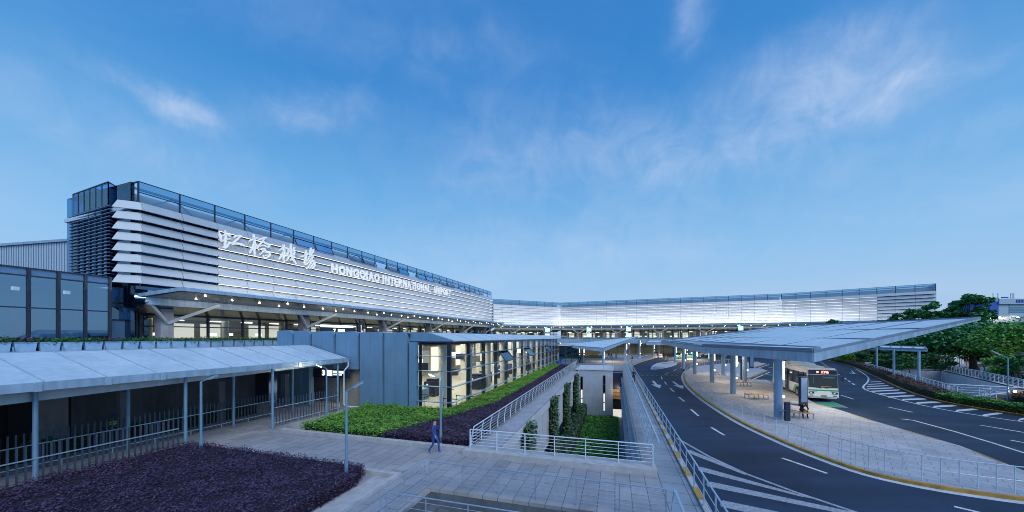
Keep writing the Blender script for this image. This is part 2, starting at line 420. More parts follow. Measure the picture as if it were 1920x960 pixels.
def text_mesh(s, size=1.0, depth=.05, bold=0.0, name='text'):
    cu = bpy.data.curves.new(name, 'FONT'); cu.body = s; cu.size = size; cu.extrude = depth / 2; cu.offset = bold; cu.resolution_u = 4
    o = bpy.data.objects.new(name, cu); COL.objects.link(o)
    dg = bpy.context.evaluated_depsgraph_get(); dg.update()
    me = bpy.data.meshes.new_from_object(o.evaluated_get(dg)); bpy.data.objects.remove(o); bpy.data.curves.remove(cu)
    me.materials.clear(); return me
def fit_text(me, org, ux, uy, w, h, nz):
    """stretch a text mesh onto a plane: org lower left, ux/uy unit axes, size w x h"""
    co = np.empty(len(me.vertices) * 3); me.vertices.foreach_get('co', co); co = co.reshape(-1, 3)
    mn = co.min(0); mx = co.max(0); sp = np.maximum(mx - mn, 1e-6)
    c = (co - mn) / sp
    o = np.array(org); res = o + np.outer(c[:, 0] * w, np.array(ux)) + np.outer(c[:, 1] * h, np.array(uy)) + np.outer(co[:, 2] - mn[2], np.array(nz))
    me.vertices.foreach_set('co', res.ravel()); me.update(); return me
def leaf_mesh(name, pts, size, upb=.6, jit=.4, asp=.55, nrm=None):
    """many separate pointed leaves"""
    n = len(pts); pts = np.asarray(pts, float)
    d = nr.normal(size=(n, 3)); d /= np.linalg.norm(d, axis=1)[:, None]
    d[:, 2] = np.abs(d[:, 2]) * (1 if upb >= 0 else -1)
    base = np.array([0, 0, 1.0]) if nrm is None else np.asarray(nrm)
    nn = d * (1 - abs(upb)) + base * abs(upb); nn /= np.linalg.norm(nn, axis=1)[:, None]
    t = np.cross(nn, nr.normal(size=(n, 3))); t /= np.linalg.norm(t, axis=1)[:, None]
    b = np.cross(nn, t)
    s = size * (1 - jit + 2 * jit * nr.random(n))[:, None]
    v = np.stack([pts - t * s * .5, pts - b * s * asp * .5, pts + t * s * .5, pts + b * s * asp * .5], 1).reshape(-1, 3)
    me = bpy.data.meshes.new(name); me.vertices.add(4 * n); me.vertices.foreach_set('co', v.ravel())
    me.loops.add(4 * n); me.loops.foreach_set('vertex_index', np.arange(4 * n, dtype=np.int32))
    me.polygons.add(n); me.polygons.foreach_set('loop_start', np.arange(0, 4 * n, 4, dtype=np.int32))
    me.update(calc_edges=True); me.validate(); return me
def area_light(name, loc, target, sx, sy, power, col=(1, .93, .82), parent=None):
    l = bpy.data.lights.new(name, 'AREA'); l.shape = 'RECTANGLE'; l.size = sx; l.size_y = sy; l.energy = power; l.color = col
    o = bpy.data.objects.new(name, l); COL.objects.link(o); o.location = loc
    return o
def aim(o, direction, along):
    z = -Vector(direction).normalized(); x = Vector(along); x = (x - z * x.dot(z)).normalized(); y = z.cross(x)
    o.rotation_euler = Matrix((x, y, z)).transposed().to_euler()
    return o
# ================================================================ setting: ground, paving, road paint, pits
ROAD = -0.10
pit = [P(16.9, -6.2), P(16.9, 1.25), P(64.0, 1.25), P(64.0, -6.2)]
stairwell = [P(9.7, -7.0), P(9.7, 1.4), P(12.05, 1.4), P(12.05, -7.0)]
RA, RB, RC, RD = G(1627, 692), G(1765, 694), Vector((60.5, 40.2, 0)), Vector((48.5, 39.2, 0))
RC = G(1925, 731); RD = G(1795, 746)
ramp_hole = [RA, RB, RC, RD]
S = 2500
structure(holed('ground', [(-S, -200), (S, -200), (S, S), (-S, S)], [pit, stairwell, ramp_hole], ROAD, 'asphalt'))
plaza_outer = [P(-20, -75), P(-20, 3.12), P(70, 3.0), P(78, 3.8), P(88, 6), P(100, 9.2), P(116, 13.2), P(140, 17), P(170, 22), P(170, -75)]
structure(holed('plaza', plaza_outer, [pit, stairwell], 0.0, 'paving', .14))
# lighter slab paving of the walkway, 4 mm above the plaza
mb = MB(); mb.poly([P(-6, 1.75, .004), P(-6, 2.9, .004), P(70, 2.9, .004), P(70, 1.75, .004)]); structure(mb.build('walkway', 'walk_paving'))
# island
isl_front = [(1420, 678), (1320, 684), (1290, 692), (1281, 702), (1285, 717), (1302, 735), (1330, 755), (1362, 775), (1400, 796), (1442, 815), (1490, 836), (1540, 855), (1590, 873), (1640, 888), (1710, 903), (1780, 915), (1850, 925), (1920, 934), (2060, 950)]
isl_back = [(2200, 965), (2060, 925), (1920, 883), (1800, 836), (1640, 790), (1565, 766), (1530, 757), (1490, 737), (1455, 721), (1437, 712), (1401, 711), (1440, 695.5), (1428, 691), (1413, 690), (1438, 682), (1425, 680)]
fr = [G(x, y, .02) for x, y in isl_front]; bk = [G(x, y, .02) for x, y in isl_back]
def smooth_line(p, it=2):
    for _ in range(it):
        q = [p[0]]
        for a, b in zip(p, p[1:]): q += [a * .75 + b * .25, a * .25 + b * .75]
        q.append(p[-1]); p = q
    return p
fr = smooth_line(fr, 1)
structure(holed('bus_island', fr + bk, [], .02, 'island_paving', .16))
def strip(name, pts, off0, off1, z0, z1, m, dash=None, parent=None, closed=False):
    """band beside a polyline, between two sideways offsets"""
    mb = MB(); n = len(pts); nm = []
    for i in range(n):
        a = pts[max(i - 1, 0)]; b = pts[min(i + 1, n - 1)]; d = Vector((b[0] - a[0], b[1] - a[1], 0)).normalized(); nm.append(Vector((d.y, -d.x, 0)))
    acc = 0.0
    for i in range(n - 1):
        a, b = Vector(pts[i]), Vector(pts[i + 1]); L_ = (b - a).length
        if dash:
            k0 = int(acc // dash); acc += L_
            if k0 % 2: continue
        q = [a + nm[i] * off0, b + nm[i + 1] * off0, b + nm[i + 1] * off1, a + nm[i] * off1]
        lo = [Vector((x.x, x.y, z0)) for x in q]; hi = [Vector((x.x, x.y, z1)) for x in q]
        if z1 - z0 < 1e-4: mb.poly(hi)
        else: mb.hexa(lo + hi)
    return mb.build(name, m, parent)
def resample(pts, step):
    out = [Vector(pts[0])]
    for a, b in zip(pts, pts[1:]):
        a, b = Vector(a), Vector(b); k = max(1, int(round((b - a).length / step)))
        for i in range(1, k + 1): out.append(a.lerp(b, i / k))
    return out
frr = resample(fr, .9)
structure(strip('island_kerb', frr, -.17, .03, -.12, .034, 'yellow'))
structure(strip('gutter', frr, .03, .36, -.096, -.096, 'gutter_paint'))
kb = resample([G(x, y, .02) for x, y in isl_back[:10]], 1.1)
structure(strip('island_edge', kb, -.14, .02, -.12, .026, 'kerb'))
structure(strip('island_edge_paint', kb, -.10, .025, .0265, .032, 'yellow', dash=2.2))
for k, (a, b) in enumerate([((1402, 710.8), (1439, 695.6)), ((1414, 689.8), (1438, 682.2))]):
    pts = resample([G(*a, .02), G(*b, .02)], .62)
    structure(strip('bay_kerb', pts, -.20, .12, -.11, .06, 'black_paint'))
    structure(strip('bay_kerb_paint', pts, -.205, .125, -.10, .064, 'yellow', dash=.64))
    structure(strip('bay_line', pts, .30, .5, ROAD + .004, ROAD + .004, 'road_white'))
# plaza edges
structure(strip('walkway_kerb', resample([P(-6, 3.0), P(70, 2.9), P(78, 3.7), P(88, 5.9), P(100, 9.1), P(116, 13.1)], 1.0), -.06, .14, -.13, .10, 'kerb'))
structure(strip('walkway_kerb_paint', resample([P(-6, 3.0), P(70, 2.9)], .55), -.064, .144, .02, .104, 'yellow', dash=1.1))
structure(strip('forecourt_kerb_paint', resample([P(70, 2.9), P(78, 3.7), P(88, 5.9), P(100, 9.1), P(116, 13.1)], 1.5), -.064, .144, .02, .104, 'yellow'))
# road paint
zp = ROAD + .004
def paint(name, polys, m='road_white', z=zp):
    mb = MB()
    for q in polys: mb.poly([G(x, y, z) for x, y in q])
    return structure(mb.build(name, m))
def seg(a, b, w, z=zp):
    p, q = G(*a, z), G(*b, z); d = (q - p).normalized(); s = Vector((d.y, -d.x, 0)) * w / 2
    return [p - s, q - s, q + s, p + s]
def paint_lines(name, segs, w, m='road_white'):
    mb = MB()
    for a, b in segs: mb.poly(seg(a, b, w))
    return structure(mb.build(name, m))
paint_lines('lane_dashes', [((1240, 706), (1241.5, 711)), ((1246, 715.5), (1250, 721)), ((1256.5, 728), (1264, 735)), ((1273, 744.5), (1283, 752.5)), ((1295, 767), (1310, 780)), ((1334, 801.5), (1358, 816)), ((1466, 858.5), (1551, 887.5)), ((1789, 949.5), (1850, 964)),
             ((1246.5, 702), (1254, 698.5)), ((1262.5, 695.5), (1268.5, 692.2)), ((1276, 689.3), (1281.5, 687.6))], .16)
paint_lines('stop_dashes', [((1202 + 9.2 * k, 703.3), (1206.5 + 9.2 * k, 703.4)) for k in range(8)], .35)
def arrow(a, b, side=1):
    p, q = G(*a, zp), G(*b, zp); d = (q - p); Ld = d.length; d.normalize(); s = Vector((d.y, -d.x, 0))
    mb = MB(); m_ = p + d * (Ld * .55)
    mb.poly([p - s * .17, m_ - s * .17, m_ + s * .17, p + s * .17]); mb.poly([m_ - s * .6, q, m_ + s * .6])
    structure(mb.build('road_arrow', 'road_white'))
arrow((1224, 714), (1237, 728)); arrow((1262, 715.5), (1281, 729))
mb = MB()
for a, b in zip([(1268, 821), (1330, 856), (1401, 889), (1490, 922)], [(1330, 856), (1401, 889), (1490, 922), (1640, 972)]): mb.poly(seg(a, b, .16))
for q in [[(1293, 843), (1287, 846), (1290, 849), (1396, 890), (1404, 889)], [(1314, 875), (1308, 879), (1311, 883), (1500, 930.5), (1532, 936)], [(1332, 903), (1324, 907), (1327, 912), (1590, 965), (1620, 964)], [(1355, 938), (1350, 945), (1352, 950), (1480, 978), (1540, 976)]]:
    mb.poly([G(x, y, zp + .0005) for x, y in q])
structure(mb.build('hatched_marking', 'worn_white'))
mb = MB(); ol = [(1596, 687), (1610, 694.5), (1622, 702), (1629.5, 709), (1627, 717), (1617, 725), (1622, 731), (1650, 739.5), (1717, 757.5), (1783, 770.5), (1850, 781), (1920, 791.5), (2000, 800)]
olw = smooth_line([G(x, y, zp) for x, y in ol], 2)
for a, b in zip(olw, olw[1:]):
    d = (b - a).normalized(); s = Vector((d.y, -d.x, 0)) * .09; mb.poly([a - s, b - s, b + s, a + s])
for i, (x0, y0, x1, y1) in enumerate([(185, 458, 315, 452), (165, 485, 345, 475), (150, 509, 395, 498), (150, 536, 450, 523), (200, 564, 520, 546), (285, 594, 590, 577), (395, 627, 690, 609), (545, 658, 830, 645), (705, 695, 1010, 680), (895, 738, 1220, 715), (1150, 783, 1420, 757), (1450, 835, 1690, 802), (1850, 888, 1990, 850)]):
    h = 3.6 + i * 1.15
    mb.poly([G(1600 + x / 6, 640 + y / 6, zp + .0005) for x, y in [(x0 + h, y0 - h * .9), (x0 - h * .4, y0 + h * .6), (x1 - h, y1 + h * .8), (x1 + h * 1.6, y1 - h * .8)]])
structure(mb.build('hatched_island_marking', 'road_white'))
mb = MB()
for a, b in [((1577, 741), (1601, 748.5)), ((1665, 763), (1711, 773)), ((1838, 797), (1930, 812.5)), ((1894, 825), (1990, 843)), ((1712, 788), (1790, 809)), ((1790, 809), (1860, 830)), ((1860, 830), (2000, 874)), ((1690, 785.5), (1712, 788))]: mb.poly(seg(a, b, .17))
p0, p1 = G(1528, 671), G(1611, 726); p0.z = p1.z = zp; Ld = (p1 - p0).length
for k in range(int(Ld // 3.6)):
    a = p0.lerp(p1, 3.6 * k / Ld); b = p0.lerp(p1, (3.6 * k + 1.7) / Ld); d = (b - a).normalized(); s = Vector((d.y, -d.x, 0)) * .1; mb.poly([a - s, b - s, b + s, a + s])
structure(mb.build('lane_lines', 'road_white'))
paint('yield_marking', [[(1592, 699.5), (1604.5, 701), (1596, 694), (1597.5, 696.5), (1600, 699.6), (1594, 698.7)]])
paint('bay_marking', [[(1500, 756), (1513, 761.5), (1588, 764.5), (1561, 753.5)]], 'road_green')
paint('bay_lines', [[(1440, 713), (1476, 717), (1476, 718.5), (1440, 715)], [(1420, 700), (1470, 704.5), (1470, 706), (1420, 701.5)], [(1440, 688), (1470, 690), (1470, 691), (1440, 689)]], 'road_green')
paint_lines('bay_edge_line', [((1560, 753), (1588, 764.5)), ((1513, 759), (1540, 759.5))], .14)
# small lay-by island with paint
mb = MB(); op = smooth_line([G(x, y, zp) for x, y in [(1221, 692), (1224, 685), (1240, 679), (1262, 679), (1270, 681.5), (1262, 686), (1240, 691.5), (1225, 693.2), (1221, 692)]], 2)
for a, b in zip(op, op[1:]):
    if (b - a).length < 1e-4: continue
    d = (b - a).normalized(); s = Vector((d.y, -d.x, 0)) * .14; mb.poly([a - s, b - s, b + s, a + s])
structure(mb.build('median_outline', 'road_white'))
structure(holed('median', op[:-1], [], ROAD + .002, 'kerb'))
for q in [[(1240, 680.5), (1262, 676.8), (1271, 680), (1264, 682.5)], [(1281, 675.5), (1286, 672.5), (1298, 672.5), (1300, 675)]]:
    structure(holed('column_refuge', [G(x, y, 0) for x, y in q], [], .02, 'kerb', .14))
# right-hand kerb, verge
rk = smooth_line([G(x, y) for x, y in [(1490, 663), (1540, 673), (1575, 681.5), (1600, 688), (1650, 711.5), (1700, 734.5), (1750, 750), (1817, 763), (1920, 779), (2060, 797)]], 1)
rkr = resample(rk, 1.1)
structure(strip('right_kerb', rkr, -.24, 0, -.12, .05, 'yellow'))
verge = rkr + [P(40, 80), P(140, 140), P(150, 75)]
structure(holed('verge', verge, [ramp_hole], .03, 'soil', .15))
# park lawn and path beyond the ramp
structure(holed('park_lawn', [G(1770, 690, .03), G(1925, 722, .03), G(2300, 780, .03), Vector((220, 70, 0)), Vector((190, 130, 0)), Vector((95, 95, 0))], [], .04, 'hedge_core'))
structure(holed('park_path', [G(1772, 688, .05), G(1805, 678, .05), G(1860, 672, .05), G(1990, 672, .05), G(1990, 676, .05), G(1870, 677, .05), G(1828, 684, .05), G(1812, 694, .05)], [], .06, 'paving'))

# ---------------------------------------------------------------- sunken court
ZF = -8.0
mb = MB(); mb.quad(P(16.9, -6.2, ZF), P(16.9, 1.25, ZF), P(70, 1.25, ZF), P(70, -6.2, ZF)); structure(mb.build('court_floor', 'concrete'))
w = thing('retaining_wall', 'white panelled left wall of the sunken court with dark windows low down', 'wall', P(40, -6.5, ZF))
mb = MB(); mb.fbox(P, 16.9, 60.5, -6.6, -6.203, ZF, -.15); mb.build('wall', 'pit_wall', w)
mb = MB(); mb.fbox(P, 16.9, 60.5, -6.62, -6.02, -.75, -.145); mb.build('cap', 'pit_wall', w)
for k in range(8):
    u0 = 18 + k * 5.3
    mb = MB(); mb.fbox(P, u0, u0 + 4.9, -6.203, -6.17, -7.6, -4.4); wo = mb.build('window', 'dark_glass', w)
    fb = MB()
    for q in range(5): fb.fbox(P, u0 + q * 1.2, u0 + q * 1.2 + .08, -6.169, -6.12, -7.6, -4.4)
    for z in (-7.6, -6.0, -4.45): fb.fbox(P, u0 + .08, u0 + 4.8, -6.169, -6.13, z, z + .07)
    fb.build('frame', 'dark_frame', wo)
mb = MB()
for k in range(18): mb.fbox(P, 18 + k * 2.4, 18.03 + k * 2.4, -6.203, -6.195, -4.3, -.8)
mb.build('joint', 'seam', w)
mb = MB(); mb.fbox(P, 16.9, 60.5, -7.25, -6.05, -.14, .006); structure(mb.build('court_ledge', 'concrete'))
w = thing('retaining_wall', 'pale ledged wall under the walkway on the right of the sunken court', 'wall', P(40, 1.5, ZF))
mb = MB(); mb.fbox(P, 16.9, 70, 1.253, 1.6, ZF, -.15); mb.build('wall', 'pit_wall', w)
mb = MB(); mb.fbox(P, 17.2, 70, .95, 1.25, -1.1, -.8); mb.fbox(P, 17.2, 70, .75, 1.25, -2.6, -2.35); mb.build('ledge', 'concrete', w)
mb = MB()
for k in range(14): mb.fbox(P, 18.5 + k * 3.4, 18.75 + k * 3.4, 1.05, 1.25, ZF, -1.1)
mb.build('rib', 'concrete', w)
w = thing('retaining_wall', 'grey near end wall of the sunken court below the front kerb', 'wall', P(16.7, -2, ZF))
mb = MB(); mb.fbox(P, 16.5, 16.897, -6.6, 1.6, ZF, -.15); mb.build('wall', 'concrete', w)
w = thing('kerb_wall', 'grey stone kerb under the white railing at the near end of the court', 'kerb', P(16.4, -3, 0))
mb = MB(); mb.fbox(P, 15.85, 16.85, -7.4, 1.75, .001, .26); mb.build('stone', 'kerb', w)
# block at the far end
w = thing('stair_block', 'grey concrete stair block closing the far end of the sunken court', 'building', P(62, -3, ZF))
mb = MB(); mb.fbox(P, 60.5, 69.8, -6.19, -.35, ZF, .30); mb.build('wall', 'block_wall', w)
mb = MB(); mb.fbox(P, 60.35, 69.9, -6.6, -.25, .302, .42); mb.build('coping', 'pit_wall', w)
for v, zs, lit in ((-5.55, [(-.9, -3.1), (-3.2, -4.6), (-4.8, -5.9), (-6.1, -7.5)], (1, 2, 3)), (-1.75, [(-.6, -2.0), (-2.1, -3.5), (-3.7, -5.1), (-5.3, -6.6)], (2, 3))):
    for k, (z1, z0) in enumerate(zs):
        mb = MB(); mb.fbox(P, 60.46, 60.497, v - .14, v + .14, z0, z1); wo = mb.build('window', 'panel_lit' if k in lit else 'dark_glass', w)
        fb = MB(); fb.fbox(P, 60.44, 60.459, v - .2, v - .14, z0 - .06, z1 + .06); fb.fbox(P, 60.44, 60.459, v + .14, v + .2, z0 - .06, z1 + .06); fb.build('frame', 'dark_frame', wo)
w = thing('footbridge', 'low bridge with timber ceiling lit warm beside the grey stair block', 'bridge', P(63, .4, -4))
mb = MB(); mb.fbox(P, 61.2, 69, -.33, 1.24, -2.9, -.16); mb.build('beam', 'navy', w)
mb = MB(); mb.fbox(P, 61.0, 69, -.33, 1.24, -4.6, -2.92); mb.build('timber_panel', 'wood', w)
mb = MB(); mb.fbox(P, 60.985, 60.999, -.33, 1.24, -3.5, -3.44); mb.fbox(P, 60.985, 60.999, -.33, 1.24, -4.15, -4.1); mb.build('board_joint', 'bark', w)
l = bpy.data.lights.new('timber_light', 'POINT'); l.energy = 45; l.color = (1, .80, .55); o = bpy.data.objects.new('timber_light', l); COL.objects.link(o); o.location = P(59.6, .5, -2.9)
mb = MB(); mb.fbox(P, 61.4, 69, -.33, 1.24, -6.4, -4.62); mb.build('void_shade', 'dark_void', w)  # near-black block: the shade of the open void under the timber, as colour
mb = MB(); mb.fbox(P, 62.5, 62.6, -.33, 1.24, ZF, -6.42); mb.build('lit_door', 'panel_lit', w)
# stairwell
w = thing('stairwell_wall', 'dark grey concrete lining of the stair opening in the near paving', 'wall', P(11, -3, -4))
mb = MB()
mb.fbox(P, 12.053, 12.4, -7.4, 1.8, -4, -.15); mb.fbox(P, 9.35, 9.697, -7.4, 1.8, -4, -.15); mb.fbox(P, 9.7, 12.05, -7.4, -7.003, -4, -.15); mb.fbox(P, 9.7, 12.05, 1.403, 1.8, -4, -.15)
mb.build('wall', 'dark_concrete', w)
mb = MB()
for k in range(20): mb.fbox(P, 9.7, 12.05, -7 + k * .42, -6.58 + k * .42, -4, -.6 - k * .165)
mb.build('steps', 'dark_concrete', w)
# ramp pit
w = thing('ramp_wall', 'pale concrete walls of the sunken ramp right of the hatched road marking', 'wall', (RA + RC) / 2)
mb = MB()
rq = [RA, RB, RC, RD]; cen = (RA + RB + RC + RD) / 4
for i in range(4):
    a, b = rq[i], rq[(i + 1) % 4]; d = (b - a).normalized(); o_ = Vector((d.y, -d.x, 0))
    if o_.dot((a + b) / 2 - cen) < 0: o_ = -o_
    mb.hexa([Vector((q.x, q.y, -5)) for q in (a + o_ * .003, b + o_ * .003, b + o_ * .4, a + o_ * .4)] + [Vector((q.x, q.y, .05)) for q in (a + o_ * .003, b + o_ * .003, b + o_ * .4, a + o_ * .4)])
mb.build('wall', 'pit_wall', w)
mb = MB(); mb.quad(Vector((RA.x, RA.y, -4.5)), Vector((RB.x, RB.y, -4.5)), Vector((RC.x, RC.y, -1.2)), Vector((RD.x, RD.y, -1.2))); structure(mb.build('ramp_floor', 'concrete'))

# ---------------------------------------------------------------- elevated road in front of the terminals
ZD = 4.7
deck_front = [P(-30, -41), P(90, -41), Vector((-7.5, 109, 0)), Vector((-1, 118, 0)), Vector((10, 123, 0)), Vector((25, 121, 0)), Vector((60, 107, 0)), Vector((95, 90, 0)), Vector((122, 74, 0)), Vector((150, 52, 0))]
deck_back = [Vector((185, 95, 0)), Vector((150, 125, 0)), Vector((30, 190, 0)), Vector((-30, 175, 0)), FP(130, -30, 0), FP(0, -30, 0)]
structure(holed('elevated_road', deck_front + deck_back, [], ZD, 'dark_concrete', .8))
par = thing('parapet', 'pale blue parapet along the curved elevated road before the far terminal wing', 'parapet', deck_front[4])
pts = resample(deck_front[1:], 4.0)
o = strip('panel', pts, 0, .25, ZD - .85, ZD + .75, 'fascia', parent=par)
mb = MB(); mb.path([Vector((p.x, p.y, ZD + 1.05)) for p in pts], .05)
for p in pts: mb.tube(Vector((p.x, p.y, ZD + .7)), Vector((p.x, p.y, ZD + 1.05)), .035, n=5)
mb.build('handrail', 'steel', par)
for k in range(3, 16):
    q = resample(deck_front[2:], 9.0)
    if k * 1 < len(q):
        p = q[k - 2] + Vector((-2, 4, 0)); t = thing('deck_pier', 'grey concrete pier in the shade under the elevated road', 'pier', (p.x, p.y, 0), 'piers under the elevated road')
        mb = MB(); mb.tube(Vector((p.x, p.y, 0)), Vector((p.x, p.y, ZD - .8)), .45, n=14); mb.build('shaft', 'concrete', t)
# ================================================================ terminal (main, left) and the far wing
def louvre_rows(root, fr, s0, s1, ztop, zbot, rows, bay, lit_from, joint=.05, lean=.42, chamfer=0):
    """fr(s, d, z): s along the facade, d outwards. One mesh per louvre row, one per light strip."""
    pitch = (ztop - zbot) / rows; h = pitch * .80
    nb = int(round((s1 - s0) / bay))
    for r in range(rows):
        zt = ztop - r * pitch; mb = MB(); lb = MB()
        for k in range(nb):
            a = s0 + k * bay + joint / 2; b = s0 + (k + 1) * bay - joint / 2
            lit = a >= lit_from[0] and b <= lit_from[1]
            hh = h * 1.12 if lit else h
            d_t, d_b = .12, .12 + lean
            mb.hexa([fr(a, d_b - .05, zt - hh), fr(b, d_b - .05, zt - hh), fr(b, d_b, zt - hh + .03), fr(a, d_b, zt - hh + .03),
                     fr(a, d_t - .06, zt), fr(b, d_t - .06, zt), fr(b, d_t, zt), fr(a, d_t, zt)])
            mb.hexa([fr(a, d_b - .16, zt - hh), fr(b, d_b - .16, zt - hh), fr(b, d_b - .052, zt - hh), fr(a, d_b - .052, zt - hh),
                     fr(a, d_b - .16, zt - hh + .05), fr(b, d_b - .16, zt - hh + .05), fr(b, d_b - .052, zt - hh + .05), fr(a, d_b - .052, zt - hh + .05)])
            if lit and r < rows - 1:
                lb.hexa([fr(a, d_b - .15, zt - hh - .05), fr(b, d_b - .15, zt - hh - .05), fr(b, d_b - .07, zt - hh - .05), fr(a, d_b - .07, zt - hh - .05),
                         fr(a, d_b - .15, zt - hh - .003), fr(b, d_b - .15, zt - hh - .003), fr(b, d_b - .07, zt - hh - .003), fr(a, d_b - .07, zt - hh - .003)])
        if chamfer:
            zt2 = zt; a = s0 + joint / 2
            mb.hexa([fr(a - 1.5, -1.2, zt - h), fr(a - .02, .37, zt - h), fr(a - .02, .52, zt - h + .03), fr(a - 1.6, -1.1, zt - h + .03),
                     fr(a - 1.1, -1.2, zt), fr(a - .02, .02, zt), fr(a - .02, .12, zt), fr(a - 1.2, -1.1, zt)])
        mb.build('louvre', 'louvre', root)
        if lb.f: lb.build('light_strip', 'led', root)
def clerestory(root, fr, s0, s1, z0, z1, bay, d=-.25, open_bays=()):
    nb = int(round((s1 - s0) / bay)); zm = z0 + (z1 - z0) * .52
    mb = MB(); mb.quad(fr(s0, d, zm), fr(s1, d, zm), fr(s1, d, z1), fr(s0, d, z1)); mb.build('upper_glass', 'blue_glass', root)
    mb = MB()
    for k in range(nb):
        a, b = s0 + k * bay, s0 + (k + 1) * bay
        if k in open_bays:   # a top-hung pane pushed out at its foot
            mb.quad(fr(a + .1, d + .57, z0 + .1), fr(b - .1, d + .57, z0 + .1), fr(b - .1, d + .02, zm), fr(a + .1, d + .02, zm))
        else:
            mb.quad(fr(a, d, z0), fr(b, d, z0), fr(b, d, zm - .01), fr(a, d, zm - .01))
    mb.build('lower_glass', 'clear_glass', root)
    mb = MB()
    for k in range(nb + 1): mb.beam(fr(s0 + k * bay, d + .03, z0 - .2), fr(s0 + k * bay, d + .03, z1), .11, .12)
    for z in (zm, z1): mb.beam(fr(s0, d + .05, z), fr(s1, d + .05, z), .10, .07)
    for k in open_bays:
        a, b = s0 + k * bay, s0 + (k + 1) * bay
        for q in (a + .1, b - .1): mb.beam(fr(q, d + .62, z0 + .1), fr(q, d + .06, zm), .09, .07)
        mb.beam(fr(a + .1, d + .62, z0 + .1), fr(b - .1, d + .62, z0 + .1), .09, .07)
    mb.build('mullion', 'dark_frame', root)
    mb = MB()                # roof structure seen through the glass
    zb = z0 - .5
    for k in range(0, nb, 2):
        a = s0 + k * bay; b = min(s0 + (k + 2) * bay, s1); m_ = (a + b) / 2
        mb.beam(fr(a, d - 1.1, zb), fr(m_, d - 1.1, z1 - .5), .13, .13); mb.beam(fr(m_, d - 1.1, z1 - .5), fr(b, d - 1.1, zb), .13, .13)
    mb.beam(fr(s0, d - 1.1, z1 - .45), fr(s1, d - 1.1, z1 - .45), .2, .2)
    mb.build('truss', 'steel', root)

# ---- main terminal
S0 = 35.1 * _f; S1 = 121.5 * _f                  # distance along the facade line
def ff(s, d, z): return FP(s / _f, d, z)
BAY = (S1 - S0) / 27
T = thing('terminal_building', 'long airport terminal with white horizontal louvres and glass parapet at left', 'terminal', FP(78, -3, ZD))
mb = MB(); mb.fbox(ff, S0, S1, -1.0, -.7, 11.0, 19.7); mb.build('wall', 'dark_glass', T)
mb = MB(); mb.fbox(ff, S0 - .5, S1, -14, -1.0, 19.2, 19.6); mb.build('roof', 'roof_metal', T)
mb = MB(); mb.fbox(ff, S0 + .3, S1, -2.7, -2.4, 19.6, 21.35); mb.build('roof_upstand', 'louvre', T)
mb = MB(); mb.fbox(ff, S1 - .3, S1, -14, -.9, ZD, 19.2); mb.build('end_wall', 'dark_glass', T)
mb = MB(); mb.fbox(ff, S0 - .3, S0, -14, -.9, ZD, 22.0); mb.build('return_wall', 'blue_glass', T)
louvre_rows(T, ff, S0, S1, 19.85, 11.25, 8, BAY, (S0 + 2 * BAY - .1, S1 + 1), chamfer=1)
clerestory(T, ff, S0, S1, 19.75, 22.05, BAY, open_bays=(5, 6, 8, 9, 11, 12, 14, 15, 17, 18, 20, 21, 23))
mb = MB()
for k in range(28): mb.beam(ff(S0 + k * BAY, .05, 11.2), ff(S0 + k * BAY, .05, 19.9), .10, .12)
mb.build('louvre_post', 'dark_frame', T)
mb = MB()
for i in range(1, 6): mb.beam(ff(S0, -.3 - i * 1.6, 11.2), ff(S0, -.3 - i * 1.6, 22.05), .12, .12)
for z in (12.5, 15, 17.5, 20, 22.0): mb.beam(ff(S0 - .02, -.3, z), ff(S0 - .02, -9, z), .12, .12)
mb.build('return_frame', 'dark_frame', T)
